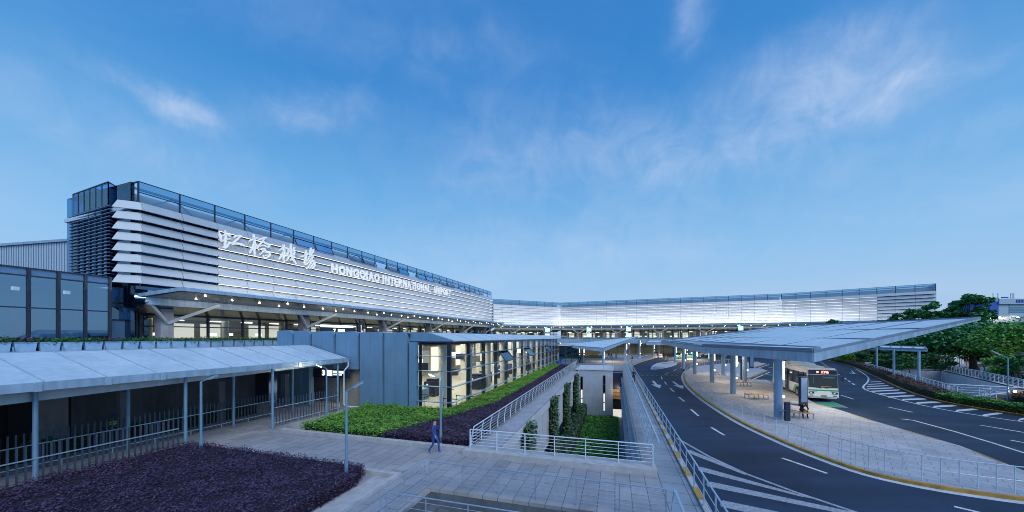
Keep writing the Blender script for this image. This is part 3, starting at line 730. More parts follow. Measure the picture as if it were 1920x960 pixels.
def canopy_entrance(root, fr, s0, s1, strut_s, z_base, edge=5.0, z_edge=11.05, door_d=-2.2, dlights=3.1, skew=0, n_int=0, glow=1.0, cells=4.0):
    # roof with a folded ceiling: outer soffit, step beam, inner soffit
    mb = MB(); mb.hexa([fr(s0 - skew, .35, z_edge - .95), fr(s1, .35, z_edge - .15), fr(s1, edge, z_edge - .38), fr(s0, edge, z_edge - .38), fr(s0 - skew, .35, z_edge - .6), fr(s1, .35, z_edge + .05), fr(s1, edge, z_edge), fr(s0, edge, z_edge)])
    c = mb.build('canopy', 'fascia', root)
    mb = MB(); mb.quad(fr(s0 + .1 - skew, 1.6, z_edge - 1.05), fr(s1, 1.6, z_edge - 1.05), fr(s1, edge - .1, z_edge - .45), fr(s0 + .1, edge - .1, z_edge - .45)); mb.build('soffit', 'soffit', c)
    mb = MB(); mb.fbox(fr, s0 - skew + .2, s1, 1.2, 1.58, z_edge - 1.75, z_edge - 1.0); mb.build('step_beam', 'fascia', root)
    mb = MB(); mb.quad(fr(s0 - skew + .2, 1.19, z_edge - 1.7), fr(s1, 1.19, z_edge - 1.7), fr(s1, door_d, z_edge - 2.55), fr(s0 + .2 - skew, door_d, z_edge - 2.55)); mb.build('inner_soffit', 'soffit', root)
    mb = MB(); k = 0; s = s0 + 2.5
    while s < s1 - 1:
        for d in ((3.4,) if k % 3 else (2.6, 4.2)):
            z = z_edge - .47 - (edge - .1 - d) * .6 / (edge - 1.7)
            p = fr(s, d, z); mb.tube(p - UP * .05, p - UP * .01, .085, n=8)
        k += 1; s += dlights
    mb.build('downlight', 'downlight', root)
    for s in strut_s:
        st = MB(); b0 = fr(s, .2, z_base + 2.8)
        st.beam(b0, fr(s - 2.2, 1.5, z_edge - 1.35), .26, .32); st.beam(b0, fr(s + 4.0, 1.9, z_edge - 1.3), .26, .32)
        st.build('strut', 'louvre', root)
        pb = MB(); pb.fbox(fr, s - .55, s + .55, -.9, .2, z_base, z_edge - 2.0); pb.build('pier', 'concrete', root)
    # door wall and hall behind it
    zt = z_edge - 2.6
    mb = MB(); mb.quad(fr(s0, door_d, z_base), fr(s1, door_d, z_base), fr(s1, door_d, zt), fr(s0, door_d, zt)); mb.build('door_glass', 'glass', root)
    mb = MB(); s = s0; k = 0
    while s < s1:
        mb.beam(fr(s, door_d + .06, z_base), fr(s, door_d + .06, zt), .16, .30); s += cells if k % 3 else cells * .55; k += 1
    for z in (z_base + 2.5, zt): mb.beam(fr(s0, door_d + .07, z), fr(s1, door_d + .07, z), .10, .12)
    mb.build('door_frame', 'dark_frame', root)
    hd = 11.0
    mb = MB(); mb.fbox(fr, s0, s1, door_d - hd - .2, door_d - hd, z_base, zt); mb.build('hall_wall', 'interior_wall', root)
    mb = MB(); mb.fbox(fr, s0 - .25, s0 - .02, door_d - hd, door_d + .05, z_base, zt + .9); mb.build('hall_end_wall', 'dark_concrete', root)
    mb = MB(); s = s0 + 1; k = 0
    while s < s1 - 4:
        if k % 3 != 1: mb.fbox(fr, s, s + 2.6, door_d - hd + .004, door_d - hd + .1, z_base + .9, zt - .5)
        s += 3.4; k += 1
    mb.build('lit_wall_panel', 'panel_lit', root)
    mb = MB(); mb.fbox(fr, s0, s1, door_d - hd, door_d - .1, zt, zt + .2); mb.build('hall_ceiling', 'interior_ceiling', root)
    mb = MB(); mb.fbox(fr, s0, s1, door_d - hd, door_d - .05, z_base, z_base + .02); mb.build('hall_floor', 'interior_floor', root)
    mb = MB(); s = s0 + 2
    while s < s1 - 1:
        mb.tube(fr(s, door_d - 3.2, z_base), fr(s, door_d - 3.2, zt), .4, n=10); s += cells * 2.0
    mb.build('hall_column', 'interior_col', root)
    mb = MB(); s = s0 + 1.5
    while s < s1 - 3:
        mb.fbox(fr, s, s + 1.6, door_d - 7.6, door_d - 7.4, zt - .25, zt - .15); s += 4.4
    mb.build('hall_light', 'tube', root)
    mb = MB(); sb = MB(); s = s0 + 3; k = 0
    while s < s1 - 6:
        mb.fbox(fr, s, s + 4.6, door_d - 6.2, door_d - 5.4, z_base, z_base + 1.15)
        sb.fbox(fr, s + .4, s + 1.3, door_d - 6.0, door_d - 5.9, z_base + 1.5, z_base + 1.85)
        if k % 2: sb.fbox(fr, s + 2.6, s + 3.4, door_d - 6.0, door_d - 5.9, z_base + 1.5, z_base + 1.85)
        s += 6.2; k += 1
    mb.build('check_in_counter', 'green_paint', root); sb.build('counter_screen', 'sign_lit', root)
struts = [y * _f for y in (37.1, 52.8, 69.4, 85, 101, 116)]
canopy_entrance(T, ff, 36.0 * _f, S1 - .5, struts, ZD, skew=1.2)
for y in (44, 60, 76, 92, 108):
    a = area_light('canopy_glow', FP(y, 3.4, 10.2), None, 15, 1.2, 170, (1, .84, .64)); aim(a, (0, 0, -1), FT)
    a = area_light('facade_wash', FP(y + 1.5, 4.6, 11.12), None, 15.5, .25, 300, (1, .95, .92)); aim(a, FN * -.80 + UP * .8, FT)
    a = area_light('hall_glow', FP(y, -6.5, 8.2), None, 15, 3, 190, (1, .90, .74)); aim(a, (0, 0, -1), FT)
# door panel left of the first pier
d = thing('service_door', 'grey blue metal service door at the near end of the terminal', 'door', FP(34.6, -1.9, ZD))
mb = MB(); mb.fbox(ff, 31.9 * _f, 35.6 * _f, -2.1, -1.95, ZD, ZD + 3.0); mb.build('leaf', 'clad', d)
mb = MB()
for y in (31.85, 35.62): mb.beam(FP(y, -1.95, ZD), FP(y, -1.95, ZD + 4.4), .2, .2)
for z in (3.05, 4.4): mb.beam(FP(31.85, -1.95, ZD + z), FP(35.62, -1.95, ZD + z), .14, .14)
mb.build('frame', 'dark_frame', d)
mb = MB(); mb.fbox(ff, 31.9 * _f, 35.6 * _f, -2.06, -2.0, ZD + 3.1, ZD + 4.35); mb.build('transom_glass', 'dark_glass', d)
w = thing('recess_wall', 'dark glass recess between the café pavilion and the terminal', 'wall', FP(33.5, -3.5, ZD))
mb = MB(); mb.fbox(ff, 33.1 * _f, 37 * _f, -3.4, -3.2, ZD, 12.2); mb.build('glass', 'dark_glass', w)
mb = MB(); mb.fbox(ff, 33.1 * _f, 37 * _f, -4.2, -4.0, ZD, 12.2); mb.build('lining', 'concrete', w)
mb = MB()
for y in (33.2, 34.0, 34.9): mb.beam(FP(y, -3.15, ZD), FP(y, -3.15, 12.2), .14, .14)
for z in (7.3, 9.6): mb.beam(FP(33.1, -3.14, z), FP(36.5, -3.14, z), .14, .14)
mb.build('frame', 'dark_frame', w)

# ---- lettering on the facade
def on_facade(px, py, d=.75):
    c = 50.94 - d * _f
    Y = c / (.36 - (px - 960) / F); return FP(Y, 0, EYE - (py - 632) / F * Y) + FN * 0, Y
SG = thing('airport_sign', 'white raised lettering naming the airport across the louvred facade', 'sign', FP(60, .7, 17.4))
def facade_sd(px, py, d):
    r = (px - 960) / F; t = (50.94 * 1.0) # solve FP(y,d).x = r*FP(y,d).y
    # x = -50.94+.36y+FN.x*d ; Y = y+FN.y*d
    y = (50.94 - FN.x * d + r * FN.y * d) / (.36 - r)
    Yw = y + FN.y * d
    return y, EYE - (py - 632) / F * Yw
def stroke_mesh(strokes, d0, th):
    mb = MB()
    for st in strokes:
        # smooth the centre line, then a ribbon with caps
        pts = [Vector((a, b, c)) for a, b, c in st]
        if len(pts) > 2: pts = smooth_line(pts, 2)
        n = len(pts); Lf, Rt = [], []
        for i in range(n):
            a = pts[max(i - 1, 0)]; b = pts[min(i + 1, n - 1)]; t = Vector((b.x - a.x, b.y - a.y)).normalized(); nn = Vector((-t.y, t.x)) * pts[i].z * .50
            c = Vector((pts[i].x, pts[i].y))
            if i == 0: c = c - t * pts[i].z * .35
            if i == n - 1: c = c + t * pts[i].z * .35
            Lf.append(c + nn); Rt.append(c - nn)
        def w(p, d):
            y, z = facade_sd(390 + p.x / 8, 410 + p.y / 8, d0); return FP(y, d, z)
        for i in range(n - 1):
            q = [Lf[i], Lf[i + 1], Rt[i + 1], Rt[i]]
            mb.hexa([w(p, d0 - th) for p in q] + [w(p, d0) for p in q])
    return mb
GL = {
 'hong': [[(172, 205, 18), (196, 280, 34), (212, 342, 16)], [(212, 256, 14), (268, 238, 20), (325, 240, 24), (338, 264, 14)], [(266, 176, 12), (272, 250, 30), (262, 350, 34), (266, 446, 18)], [(205, 345, 12), (262, 310, 20), (335, 300, 18)],
          [(238, 428, 26), (285, 425, 34), (318, 372, 18)], [(325, 352, 20), (345, 362, 24)], [(398, 276, 18), (450, 252, 26), (500, 256, 24)], [(494, 262, 24), (432, 318, 26), (380, 372, 26)], [(375, 382, 24), (450, 368, 30), (515, 388, 34), (560, 412, 12)]],
 'qiao': [[(632, 332, 16), (690, 302, 26), (750, 288, 18)], [(690, 240, 22), (704, 320, 34), (700, 450, 30), (706, 562, 14)], [(694, 385, 22), (664, 455, 26), (634, 512, 12)], [(728, 385, 18), (748, 425, 24)], [(760, 322, 14), (820, 292, 22), (885, 280, 18)],
          [(852, 296, 18), (805, 365, 22), (742, 446, 12)], [(822, 338, 18), (880, 372, 24), (940, 396, 24), (905, 430, 18)], [(800, 405, 18), (850, 396, 22), (880, 420, 14)], [(768, 472, 12), (830, 440, 22), (872, 462, 22), (782, 536, 14)], [(862, 500, 16), (925, 498, 22), (938, 545, 22), (892, 584, 20), (838, 590, 12)], [(832, 545, 12), (850, 588, 20)], [(868, 548, 16), (896, 545, 14)]],
 'ji': [[(1072, 474, 16), (1130, 444, 26), (1185, 430, 14)], [(1142, 392, 18), (1152, 470, 32), (1136, 550, 28), (1142, 640, 14)], [(1130, 515, 22), (1104, 565, 24), (1076, 608, 12)], [(1165, 505, 14), (1180, 530, 20)], [(1250, 375, 12), (1246, 460, 26), (1268, 570, 28), (1300, 640, 24), (1335, 682, 10)],
        [(1200, 450, 18), (1222, 490, 18), (1192, 535, 18), (1215, 560, 16)], [(1302, 432, 18), (1282, 480, 20), (1312, 505, 18), (1285, 545, 16)], [(1172, 562, 14), (1240, 545, 22), (1316, 508, 14)], [(1222, 560, 22), (1205, 600, 20), (1180, 632, 12)], [(1300, 560, 18), (1275, 595, 18), (1245, 622, 12)]],
 'chang': [[(1400, 566, 14), (1450, 556, 22), (1505, 536, 14)], [(1478, 478, 16), (1470, 570, 32), (1460, 690, 24)], [(1440, 660, 14), (1480, 640, 20), (1525, 590, 12)], [(1552, 442, 20), (1540, 500, 26), (1545, 560, 20)], [(1588, 462, 22), (1580, 510, 20), (1545, 530, 14)], [(1512, 575, 14), (1560, 555, 20), (1602, 548, 16)],
           [(1580, 570, 20), (1535, 630, 22), (1486, 684, 12)], [(1560, 615, 18), (1606, 640, 24), (1606, 715, 24), (1562, 744, 14)], [(1560, 645, 18), (1520, 710, 18), (1488, 748, 10)], [(1592, 660, 16), (1560, 715, 16), (1528, 744, 10)]],
}
for k, st in GL.items():
    m_ = stroke_mesh(st, .85, .22).build('letter', 'sign_white', SG, fix=True)
def lay_word(word, p0, p1, yl):
    ya, _ = facade_sd(p0, yl, .8); yb, _ = facade_sd(p1, yl, .8)
    adv = {'I': .42, 'Q': 1.04, 'O': 1.04, 'G': 1.02, 'N': 1.0, 'H': 1.0, 'T': .88, 'R': .98, 'E': .9, 'L': .82, 'A': .98, 'P': .92}
    tot = sum(adv[c] for c in word); s = ya * _f; unit = (yb - ya) * _f / tot
    for c in word:
        me = text_mesh(c, 1.0, .2, .035, 'letter')
        wd = adv[c] * unit
        y0, zc = (s / _f), None
        w_ = wd * (.52 if c == 'I' else .84)
        z0 = 16.62 + (s / _f - 56.8) * .013; h = 1.62
        fit_text(me, FP((s + wd * .07) / _f, .60, z0 - (.12 if c == 'Q' else 0)), FT, UP, w_, h * (1.07 if c == 'Q' else 1), FN)
        link('letter', me, 'sign_white', SG); s += wd
lay_word('HONGQIAO', 621, 713, 503); lay_word('INTERNATIONAL', 718, 808, 530); lay_word('AIRPORT', 813, 846, 550)

# ---- stair tower at the near end
def TW(px, Y, z): return Vector(((px - 960) / F * Y, Y, z))
ST = thing('stair_tower', 'dark glazed tower wrapped in thin horizontal blades beside the terminal', 'tower', TW(180, 37, 0))
c0, c1, c2, c3 = TW(137, 39.2, 0), TW(203, 36.0, 0), TW(238, 38.8, 0), TW(176, 43, 0)
def ring(z0, z1, grow=0.0):
    cc = (c0 + c1 + c2 + c3) / 4
    q = [cc + (c - cc) * (1 + grow) for c in (c0, c1, c2, c3)]
    return [Vector((p.x, p.y, z0)) for p in q] + [Vector((p.x, p.y, z1)) for p in q]
mb = MB(); mb.hexa(ring(ZD, 19.9, -.02)); mb.build('core', 'dark_glass', ST)
mb = MB(); mb.hexa(ring(ZD, 19.7, -.45)); mb.build('inner_shaft', 'navy', ST)
mb = MB(); mb.hexa(ring(19.95, 22.35)); mb.build('glass_crown', 'clear_glass', ST)
for k in range(20):
    z = 12.6 + k * .375; mb = MB(); mb.hexa(ring(z, z + .05, .16)); mb.build('blade', 'fin_blue', ST)
mb = MB()
def lerp2(a, b, t): return a + (b - a) * t
for a, b, n in ((c0, c1, 6), (c1, c2, 3)):
    for i in range(n + 1):
        p = lerp2(a, b, i / n); mb.beam(Vector((p.x, p.y, 19.9)), Vector((p.x, p.y, 22.4)), .07, .07)
        mb.beam(Vector((p.x, p.y, ZD)), Vector((p.x, p.y, 19.9)), .16, .16)
    for z in (19.95, 22.38): mb.beam(Vector((a.x, a.y, z)), Vector((b.x, b.y, z)), .09, .09)
mb.build('mullion', 'dark_frame', ST)
# ---- café pavilion
PV = thing('cafe_pavilion', 'dark glass pavilion with tall panes at the left end of the upper road', 'pavilion', FP(27, -3, ZD))
py0, py1 = 18.0, 33.0; ztp = 11.75
mb = MB(); mb.quad(ff(py0 * _f, .30, ZD), ff(py1 * _f, .30, ZD), ff(py1 * _f, .30, 11.1), ff(py0 * _f, .30, 11.1)); mb.build('glass', 'pavilion_glass', PV)
mb = MB(); mb.fbox(ff, py0 * _f, py1 * _f, .1, .30, 11.12, ztp); mb.build('spandrel', 'fin_blue', PV)
mb = MB(); mb.fbox(ff, py0 * _f, py1 * _f, -12, .1, ztp - .3, ztp - .02); mb.build('roof', 'roof_metal', PV)
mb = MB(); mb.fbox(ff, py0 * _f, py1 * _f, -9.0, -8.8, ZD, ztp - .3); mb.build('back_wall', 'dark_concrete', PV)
mb = MB(); mb.fbox(ff, py1 * _f - .05, py1 * _f, -9, .27, ZD, ztp - .3); mb.build('side_glass', 'dark_glass', PV)
mb = MB()
y = 33.0
while y > py0: mb.beam(FP(y, .38, ZD), FP(y, .38, ztp), .12, .2); y -= 1.47
for z in (8.45, 11.1, ztp): mb.beam(FP(py0, .36, z), FP(py1, .36, z), .12, .10)
mb.build('mullion', 'dark_frame', PV)
mb = MB()
for y in (22, 25.5, 28.8, 31.5): mb.tube(FP(y, -3, 10.1), FP(y, -3, 10.4), .22, n=10)
mb.build('pendant_lamp', 'panel_lit', PV)
mb = MB(); mb.fbox(ff, 20 * _f, 32.5 * _f, -7, -6.4, ZD, ZD + 1.1); mb.build('counter', 'navy', PV)
a = area_light('cafe_glow', FP(27, -4, 11.2), None, 10, 3, 170, (1, .90, .74)); aim(a, (0, 0, -1), FT)
for (y, dd) in ((28.4, -1.6), (31.6, -1.4), (25.6, -1.8)):
    t = thing('potted_palm', 'dark potted palm standing behind the pavilion glass', 'plant', FP(y, dd, ZD), 'potted palms in the pavilion')
    mb = MB(); mb.tube(FP(y, dd, ZD), FP(y, dd, ZD + .5), .22, .3, 10); mb.build('pot', 'planter', t)
    mb = MB(); b0 = FP(y, dd, ZD + .5)
    for k in range(12):
        a_ = k * 2.4; r = .35 + .5 * rng.random(); top = b0 + Vector((math.cos(a_) * r, math.sin(a_) * r, .9 + .6 * rng.random())); tip = top + Vector((math.cos(a_) * .5, math.sin(a_) * .5, -.35)); sd_ = Vector((-math.sin(a_), math.cos(a_), 0)) * .09
        mb.add([b0, top - sd_, top + sd_, tip], [(0, 1, 2), (1, 3, 2)])
    mb.build('fronds', 'dark_leaf', t)
# ---- hangar behind
H = thing('hangar', 'pale ribbed metal hall rising behind the café pavilion', 'hall', Vector((-75, 58, 0)))
mb = MB(); h0, h1 = Vector((-105, 62, 0)), Vector((-71, 55.5, 0)); dp = Vector((-10, 30, 0))
mb.hexa([h0, h1, h1 + dp, h0 + dp] + [p + UP * 21.6 for p in (h0, h1, h1 + dp, h0 + dp)]); mb.build('wall', 'hangar', H)
mb = MB()
for k in range(60):
    p = h0.lerp(h1, k / 59); mb.beam(p + Vector((0, -.05, 0)), p + Vector((0, -.05, 21.6)), .05, .05)
mb.build('rib', 'seam', H)
mb = MB(); mb.beam(h0 + Vector((0, -.1, 21.8)), h1 + Vector((0, -.1, 21.8)), .4, .4); mb.build('eave', 'fascia', H)

# ---- far wing: a bent facade of three straights
WP = [Vector((-8.0, 143.5, 0)), Vector((22.5, 159.5, 0)), Vector((99.7, 126.2, 0)), Vector((127.0, 102.3, 0))]
FW = thing('terminal_wing', 'distant bent terminal wing with glowing white louvres under the sky', 'terminal', (60, 140, ZD))
SEG = []
for i in range(3):
    a, b = WP[i], WP[i + 1]; t = (b - a).normalized(); n = Vector((t.y, -t.x, 0)); Ls = (b - a).length
    def fr(s, d, z, a=a, t=t, n=n): return a + t * s + n * d + UP * z
    SEG.append((fr, Ls, t, n))
    nb = max(6, int(round(Ls / 4.2))); bay = Ls / nb
    mb = MB(); mb.fbox(fr, 0, Ls, -1.0, -.7, 11.0, 19.7); mb.build('wall', 'dark_glass', FW)
    mb = MB(); mb.fbox(fr, 0, Ls, -2.7, -2.4, 19.6, 21.2); mb.build('roof_upstand', 'louvre', FW)
    mb = MB(); mb.fbox(fr, 0, Ls, -7.2, -.7, 19.3, 19.6); mb.build('roof', 'roof_metal', FW)
    louvre_rows(FW, fr, 0, Ls, 19.85, 11.25, 8, bay, (-1, Ls + 1) if i < 2 else (-1, Ls * .72))
    clerestory(FW, fr, 0, Ls, 19.75, 22.05, bay, open_bays=())
    st = [Ls * (k + .5) / max(1, int(Ls // 16)) for k in range(max(1, int(Ls // 16)))]
    canopy_entrance(FW, fr, 0, Ls, st, ZD, dlights=4.2, cells=3.0)
    nl = max(1, int(round(Ls / 18)))
    for k in range(nl):
        s = Ls * (k + .5) / nl
        e = area_light('wing_wash', fr(s, 4.6, 11.12), None, Ls / nl, .3, ((520, 980, 1050)[i] if (i < 2 or s < Ls * .7) else 380), (1, .95, .92)); aim(e, n * -.80 + UP * 1.0, t)
        e = area_light('wing_canopy_glow', fr(s, 3.4, 10.2), None, Ls / nl, 1.2, 210, (1, .84, .64)); aim(e, (0, 0, -1), t)
        e = area_light('wing_hall_glow', fr(s, -6.5, 8.2), None, Ls / nl, 3, 230, (1, .90, .74)); aim(e, (0, 0, -1), t)
mb = MB(); fr, Ls, t, n = SEG[2]; mb.fbox(fr, Ls - .1, Ls + .2, -13, -.6, ZD, 22.05); mb.build('end_wall', 'fascia', FW)
# lit flight boards on the deck before the wing
def board(loc, wd, ht, z0, label, facing, n2=2):
    t = thing('sign_board', label, 'sign', loc)
    d_ = Vector((facing.y, -facing.x, 0)).normalized(); q = Vector(loc); fr = lambda s, d, z: q + d_ * s + facing.normalized() * -d + UP * z
    pm = MB(); pm.tube(q, q + UP * (z0 + ht), .12, n=6); pm.build('post', 'column', t)
    mb = MB()
    for k in range(n2):
        mb.fbox(fr, -wd / 2, wd / 2, .12, .24, z0 + k * (ht / n2) + .05, z0 + (k + 1) * (ht / n2) - .7)
    mb.build('panel', 'board_lit', t); gm = MB(); gm.fbox(fr, -wd / 2, -wd / 6, .245, .252, z0 + ht - ht / n2 + .1, z0 + ht - .35); gm.build('green_field', 'sign_green', t)
    return t
def at(px, Y, z=0): return Vector(((px - 960) / F * Y, Y, z))
for px, Y, lab in ((1026, 138, 'lit white road sign left of the bend in the far wing'), (1104, 132, 'lit white road sign right of the bend in the far wing'), (1178, 127, 'lit white road sign above the tip of the middle canopy'), (1388, 110, 'lit white road sign above the bus canopy roof')):
    board(at(px, Y, ZD), 2.0, 4.4, 1.2, lab, Vector((-.3, 1, 0)))
# ================================================================ left side: low roof, flower boxes, covered walkway, fences
AR = thing('arrivals_roof', 'long pale blue flat roof and beam behind the covered walkway', 'roof', P(5, -30, 3))
mb = MB(); mb.hexa([P(-25, -40.9, 4.6), P(25.5, -40.9, 4.6), P(25.5, -26.0, 4.9), P(-25, -26.0, 4.9), P(-25, -40.9, 4.95), P(25.5, -40.9, 4.95), P(25.5, -26.0, 5.22), P(-25, -26.0, 5.22)]); mb.build('roof', 'roof_metal', AR)

mb = MB(); mb.beam(P(-25, -26.0, 5.27), P(25.5, -26.0, 5.27), .12, .09); mb.build('ridge_cap', 'steel', AR)
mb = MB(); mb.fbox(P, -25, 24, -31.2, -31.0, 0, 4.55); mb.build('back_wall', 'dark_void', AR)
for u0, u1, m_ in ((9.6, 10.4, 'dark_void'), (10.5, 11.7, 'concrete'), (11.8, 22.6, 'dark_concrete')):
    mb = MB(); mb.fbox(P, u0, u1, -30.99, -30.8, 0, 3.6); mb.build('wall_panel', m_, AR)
mb = MB()
for k in range(9): mb.fbox(P, -18 + k * 5, -17.6 + k * 5, -27.0, -26.6, 0, 2.85)
mb.build('column', 'dark_concrete', AR)
# flower boxes along the deck edge
fb_u = np.arange(9.0, 48.0, 1.13)
def make_box():
    t = thing('flower_box', 'tmp', 'planter', (0, 0, 0), 'flower boxes along the elevated road edge')
    mb = MB(); h = .60; c = [(-.5, -.16), (.5, -.16), (.5, .16), (-.5, .16)]
    mb.hexa([A * (x * .88) + B * y * .8 for x, y in c] + [A * x + B * y + UP * h for x, y in c]); mb.build('trough', 'planter', t)
    mb = MB(); mb.hexa([A * (x * 1.03) + B * y * 1.2 + UP * (h + .002) for x, y in c] + [A * (x * 1.03) + B * y * 1.2 + UP * (h + .06) for x, y in c]); mb.build('rim', 'fascia', t)
    return t
def foliage_part(parent, off, n, seed, m, size, spread, zc):
    r = np.random.default_rng(seed); p = r.normal(size=(n, 3)) * np.array(spread); w_ = np.array([np.array(A), np.array(B), np.array(UP)])
    pts = p @ w_ + np.array(off) + np.array([0, 0, zc])
    return leaf_mesh('foliage', pts, size, .3)
FL = [foliage_part(None, (0, 0, 0), 130, s, 'green', .17, (.36, .13, .13), .78) for s in range(4)]
BL = [foliage_part(None, (0, 0, 0), 34, 20 + s, 'b', .11, (.2, .12, .12), .85) for s in range(3)]
proto = make_box()
for i, u in enumerate(fb_u):
    t = proto if i == 0 else dup_tree(proto)
    t.location = P(u, -41.05, 4.96)
    f = link('foliage', FL[i % 4], 'dark_leaf' if not FL[i % 4].materials else None, t); f.matrix_parent_inverse = Matrix()
    bloom = i in (3, 4, 8, 13, 14, 17, 18, 21, 22, 23, 27)
    if bloom:
        b = link('blossom', BL[i % 3], 'blossom' if not BL[i % 3].materials else None, t); b.matrix_parent_inverse = Matrix()
    for c in t.children: c.matrix_parent_inverse = Matrix()
    t['label'] = ('blue trough with magenta blossom in the row along the elevated road edge' if bloom else 'blue trough of plain green plants in the row along the elevated road edge')
sh = thing('planter_rail', 'thin shelf and brackets carrying the row of flower boxes', 'rail', P(28, -41.05, 4.9))
mb = MB(); mb.fbox(P, 8.4, 48.2, -41.2, -40.9, 4.952, 4.958)
for u in fb_u[::2]: mb.fbox(P, u - .6, u - .53, -40.89, -40.80, 4.7, 5.3)
mb.build('bracket', 'pole', sh)

# covered walkway
CW = thing('walkway_canopy', 'sloping pale metal roof on slim posts over the fenced path at left', 'canopy', P(8, -23.5, 0))
u0, u1 = -8.0, 23.4
e = lambda u, v, z: P(u, v, z)
mb = MB(); mb.hexa([e(u0, -21.45, 4.16), e(u1, -21.45, 4.16), e(u1, -25.6, 5.22), e(u0, -25.6, 5.22), e(u0, -21.45, 4.24), e(u1, -21.45, 4.24), e(u1, -25.6, 5.30), e(u0, -25.6, 5.30)]); mb.build('roof', 'roof_metal', CW)
mb = MB()
for k in range(19):
    u = 23.0 - k * 1.72; mb.beam(e(u, -21.46, 4.262), e(u, -25.6, 5.325), .035, .04)
mb.build('seam', 'seam_light', CW)
mb = MB(); mb.fbox(P, u0, u1, -21.445, -21.25, 3.92, 4.25); mb.build('gutter', 'fascia', CW)
for k in range(16):
    mb = MB(); mb.fbox(P, u1 - 1 - k * 1.9, u1 - .8 - k * 1.9, -21.248, -21.21, 3.9, 4.22); mb.build('gutter_bracket', 'steel', CW)
mb = MB(); mb.hexa([P(u0, -22.3, 3.1), P(u1, -22.3, 3.8), P(u1, -22.12, 3.8), P(u0, -22.12, 3.1), P(u0, -22.3, 4.2), P(u1, -22.3, 4.2), P(u1, -22.12, 4.2), P(u0, -22.12, 4.2)]); mb.build('back_beam', 'roof_metal', CW)
for u, v in [(2.6, -22.0), (7.5, -22.0), (12.3, -21.75), (16.9, -21.5), (22.4, -21.5)]:
    mb = MB(); mb.tube(P(u, v, 0), P(u, v, 3.95), .075, n=10); mb.build('post', 'pole', CW)
for u in (6.9, 11.4, 16.6, 21.0):
    mb = MB(); mb.tube(P(u, -24.6, 0), P(u, -24.6, 4.9), .075, n=10); mb.build('post', 'pole', CW)
mb = MB(); mb.path([P(23.2, -21.2, 3.95), P(23.2, -21.2, 3.6), P(22.9, -21.35, 3.2), P(22.9, -21.35, .45), P(23.0, -21.2, .3), P(23.1, -19.9, .28)], .05, 8); mb.build('downpipe', 'white_paint', CW)

def fence(label, a, b, h=1.75, step=.21):
    t = thing('slat_fence', label, 'fence', (a + b) / 2); n = int((b - a).length / step); d = (b - a).normalized()
    mb = MB()
    for k in range(n + 1):
        p = a.lerp(b, k / n); mb.beam(p + UP * .12, p + UP * h, .03, .06, up=d)
    mb.build('pickets', 'fence_slat', t)
    for z in (.28, h - .55):
        mb = MB(); q = Vector((-d.y, d.x, 0)) * -.04; mb.beam(a + q + UP * z, b + q + UP * z, .035, .045); mb.build('rail', 'steel', t)
    for k in range(0, n + 1, 8):
        p = a.lerp(b, k / n); mb = MB(); mb.beam(p, p + UP * .3, .05, .05, up=d); mb.build('foot', 'steel', t)
fence('dark picket fence along the edge of the near purple hedge bed', P(-6, -22.05, 0), P(12.1, -21.95, 0))
fence('dark picket fence at the back of the covered path', P(-6, -25.0, 0), P(19.6, -24.8, 0))
fence('dark picket fence beside the numbered entrance under the canopy end', P(17.1, -21.7, 0), P(22.4, -21.45, 0), 1.85, .22)

# strip of planting behind the rear fence
def bed(name, label, cat, poly, h, nleaf, size, leaf, core, hfn=None, z0=0.0, asp=.5, group=None, upb=.5, depth=.2):
    """ground-cover shrubs: a dark core and many leaves; poly in world xy"""
    xs = np.array([[p[0], p[1]] for p in poly]); mn, mx = xs.min(0), xs.max(0)
    def inside(q):
        c = np.zeros(len(q), bool); n = len(xs)
        for i in range(n):
            a, b = xs[i], xs[(i + 1) % n]
            if abs(b[1] - a[1]) < 1e-9: continue
            c ^= ((a[1] > q[:, 1]) != (b[1] > q[:, 1])) & (q[:, 0] < (b[0] - a[0]) * (q[:, 1] - a[1]) / (b[1] - a[1]) + a[0])
        return c
    pts = []
    while sum(map(len, pts)) < nleaf:
        q = mn + nr.random((nleaf, 2)) * (mx - mn); pts.append(q[inside(q)])
    q = np.concatenate(pts)[:nleaf]
    hz = h * (1 + .16 * np.sin(q[:, 0] * 2.1 + 1.3 * np.sin(q[:, 1] * 1.3)) * np.sin(q[:, 1] * 2.6 + q[:, 0]) + .10 * np.sin(q[:, 0] * 5.3 + 2) * np.sin(q[:, 1] * 6.1))
    z = z0 + hz - depth * nr.random(nleaf) ** 1.6 + .05 * nr.normal(size=nleaf)
    # leaves down the sides too
    P3 = np.column_stack([q, z])
    per = []
    m = nleaf // 5
    seglen = [np.linalg.norm(xs[(i + 1) % len(xs)] - xs[i]) for i in range(len(xs))]; tot = sum(seglen)
    for i in range(len(xs)):
        k = int(m * seglen[i] / tot); t = nr.random((k, 1)); e = xs[i] + (xs[(i + 1) % len(xs)] - xs[i]) * t + nr.normal(size=(k, 2)) * .05
        per.append(np.column_stack([e, z0 + .03 + nr.random(k) * (h - .03)]))
    P3 = np.concatenate([P3] + per)
    root = thing(name, label, cat, (float(xs[:, 0].mean()), float(xs[:, 1].mean()), z0), group); root['kind'] = 'stuff'
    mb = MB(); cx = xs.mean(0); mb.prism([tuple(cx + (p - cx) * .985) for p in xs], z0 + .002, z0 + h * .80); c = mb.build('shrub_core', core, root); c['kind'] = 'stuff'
    o = link('leaves', leaf_mesh('leaves', P3, size, upb, asp=asp), leaf, root); o['kind'] = 'stuff'
    return root
def pl(*uv): return [P(u, v) for u, v in uv]
bed('purple_hedge', 'dense dark purple shrub bed in the near left corner', 'shrubs', pl((1, -21.7), (12.3, -21.4), (12.25, -10.4), (11.2, -9.95), (1, -9.95)), .55, 62000, .085, 'purple_leaf', 'purple_core')
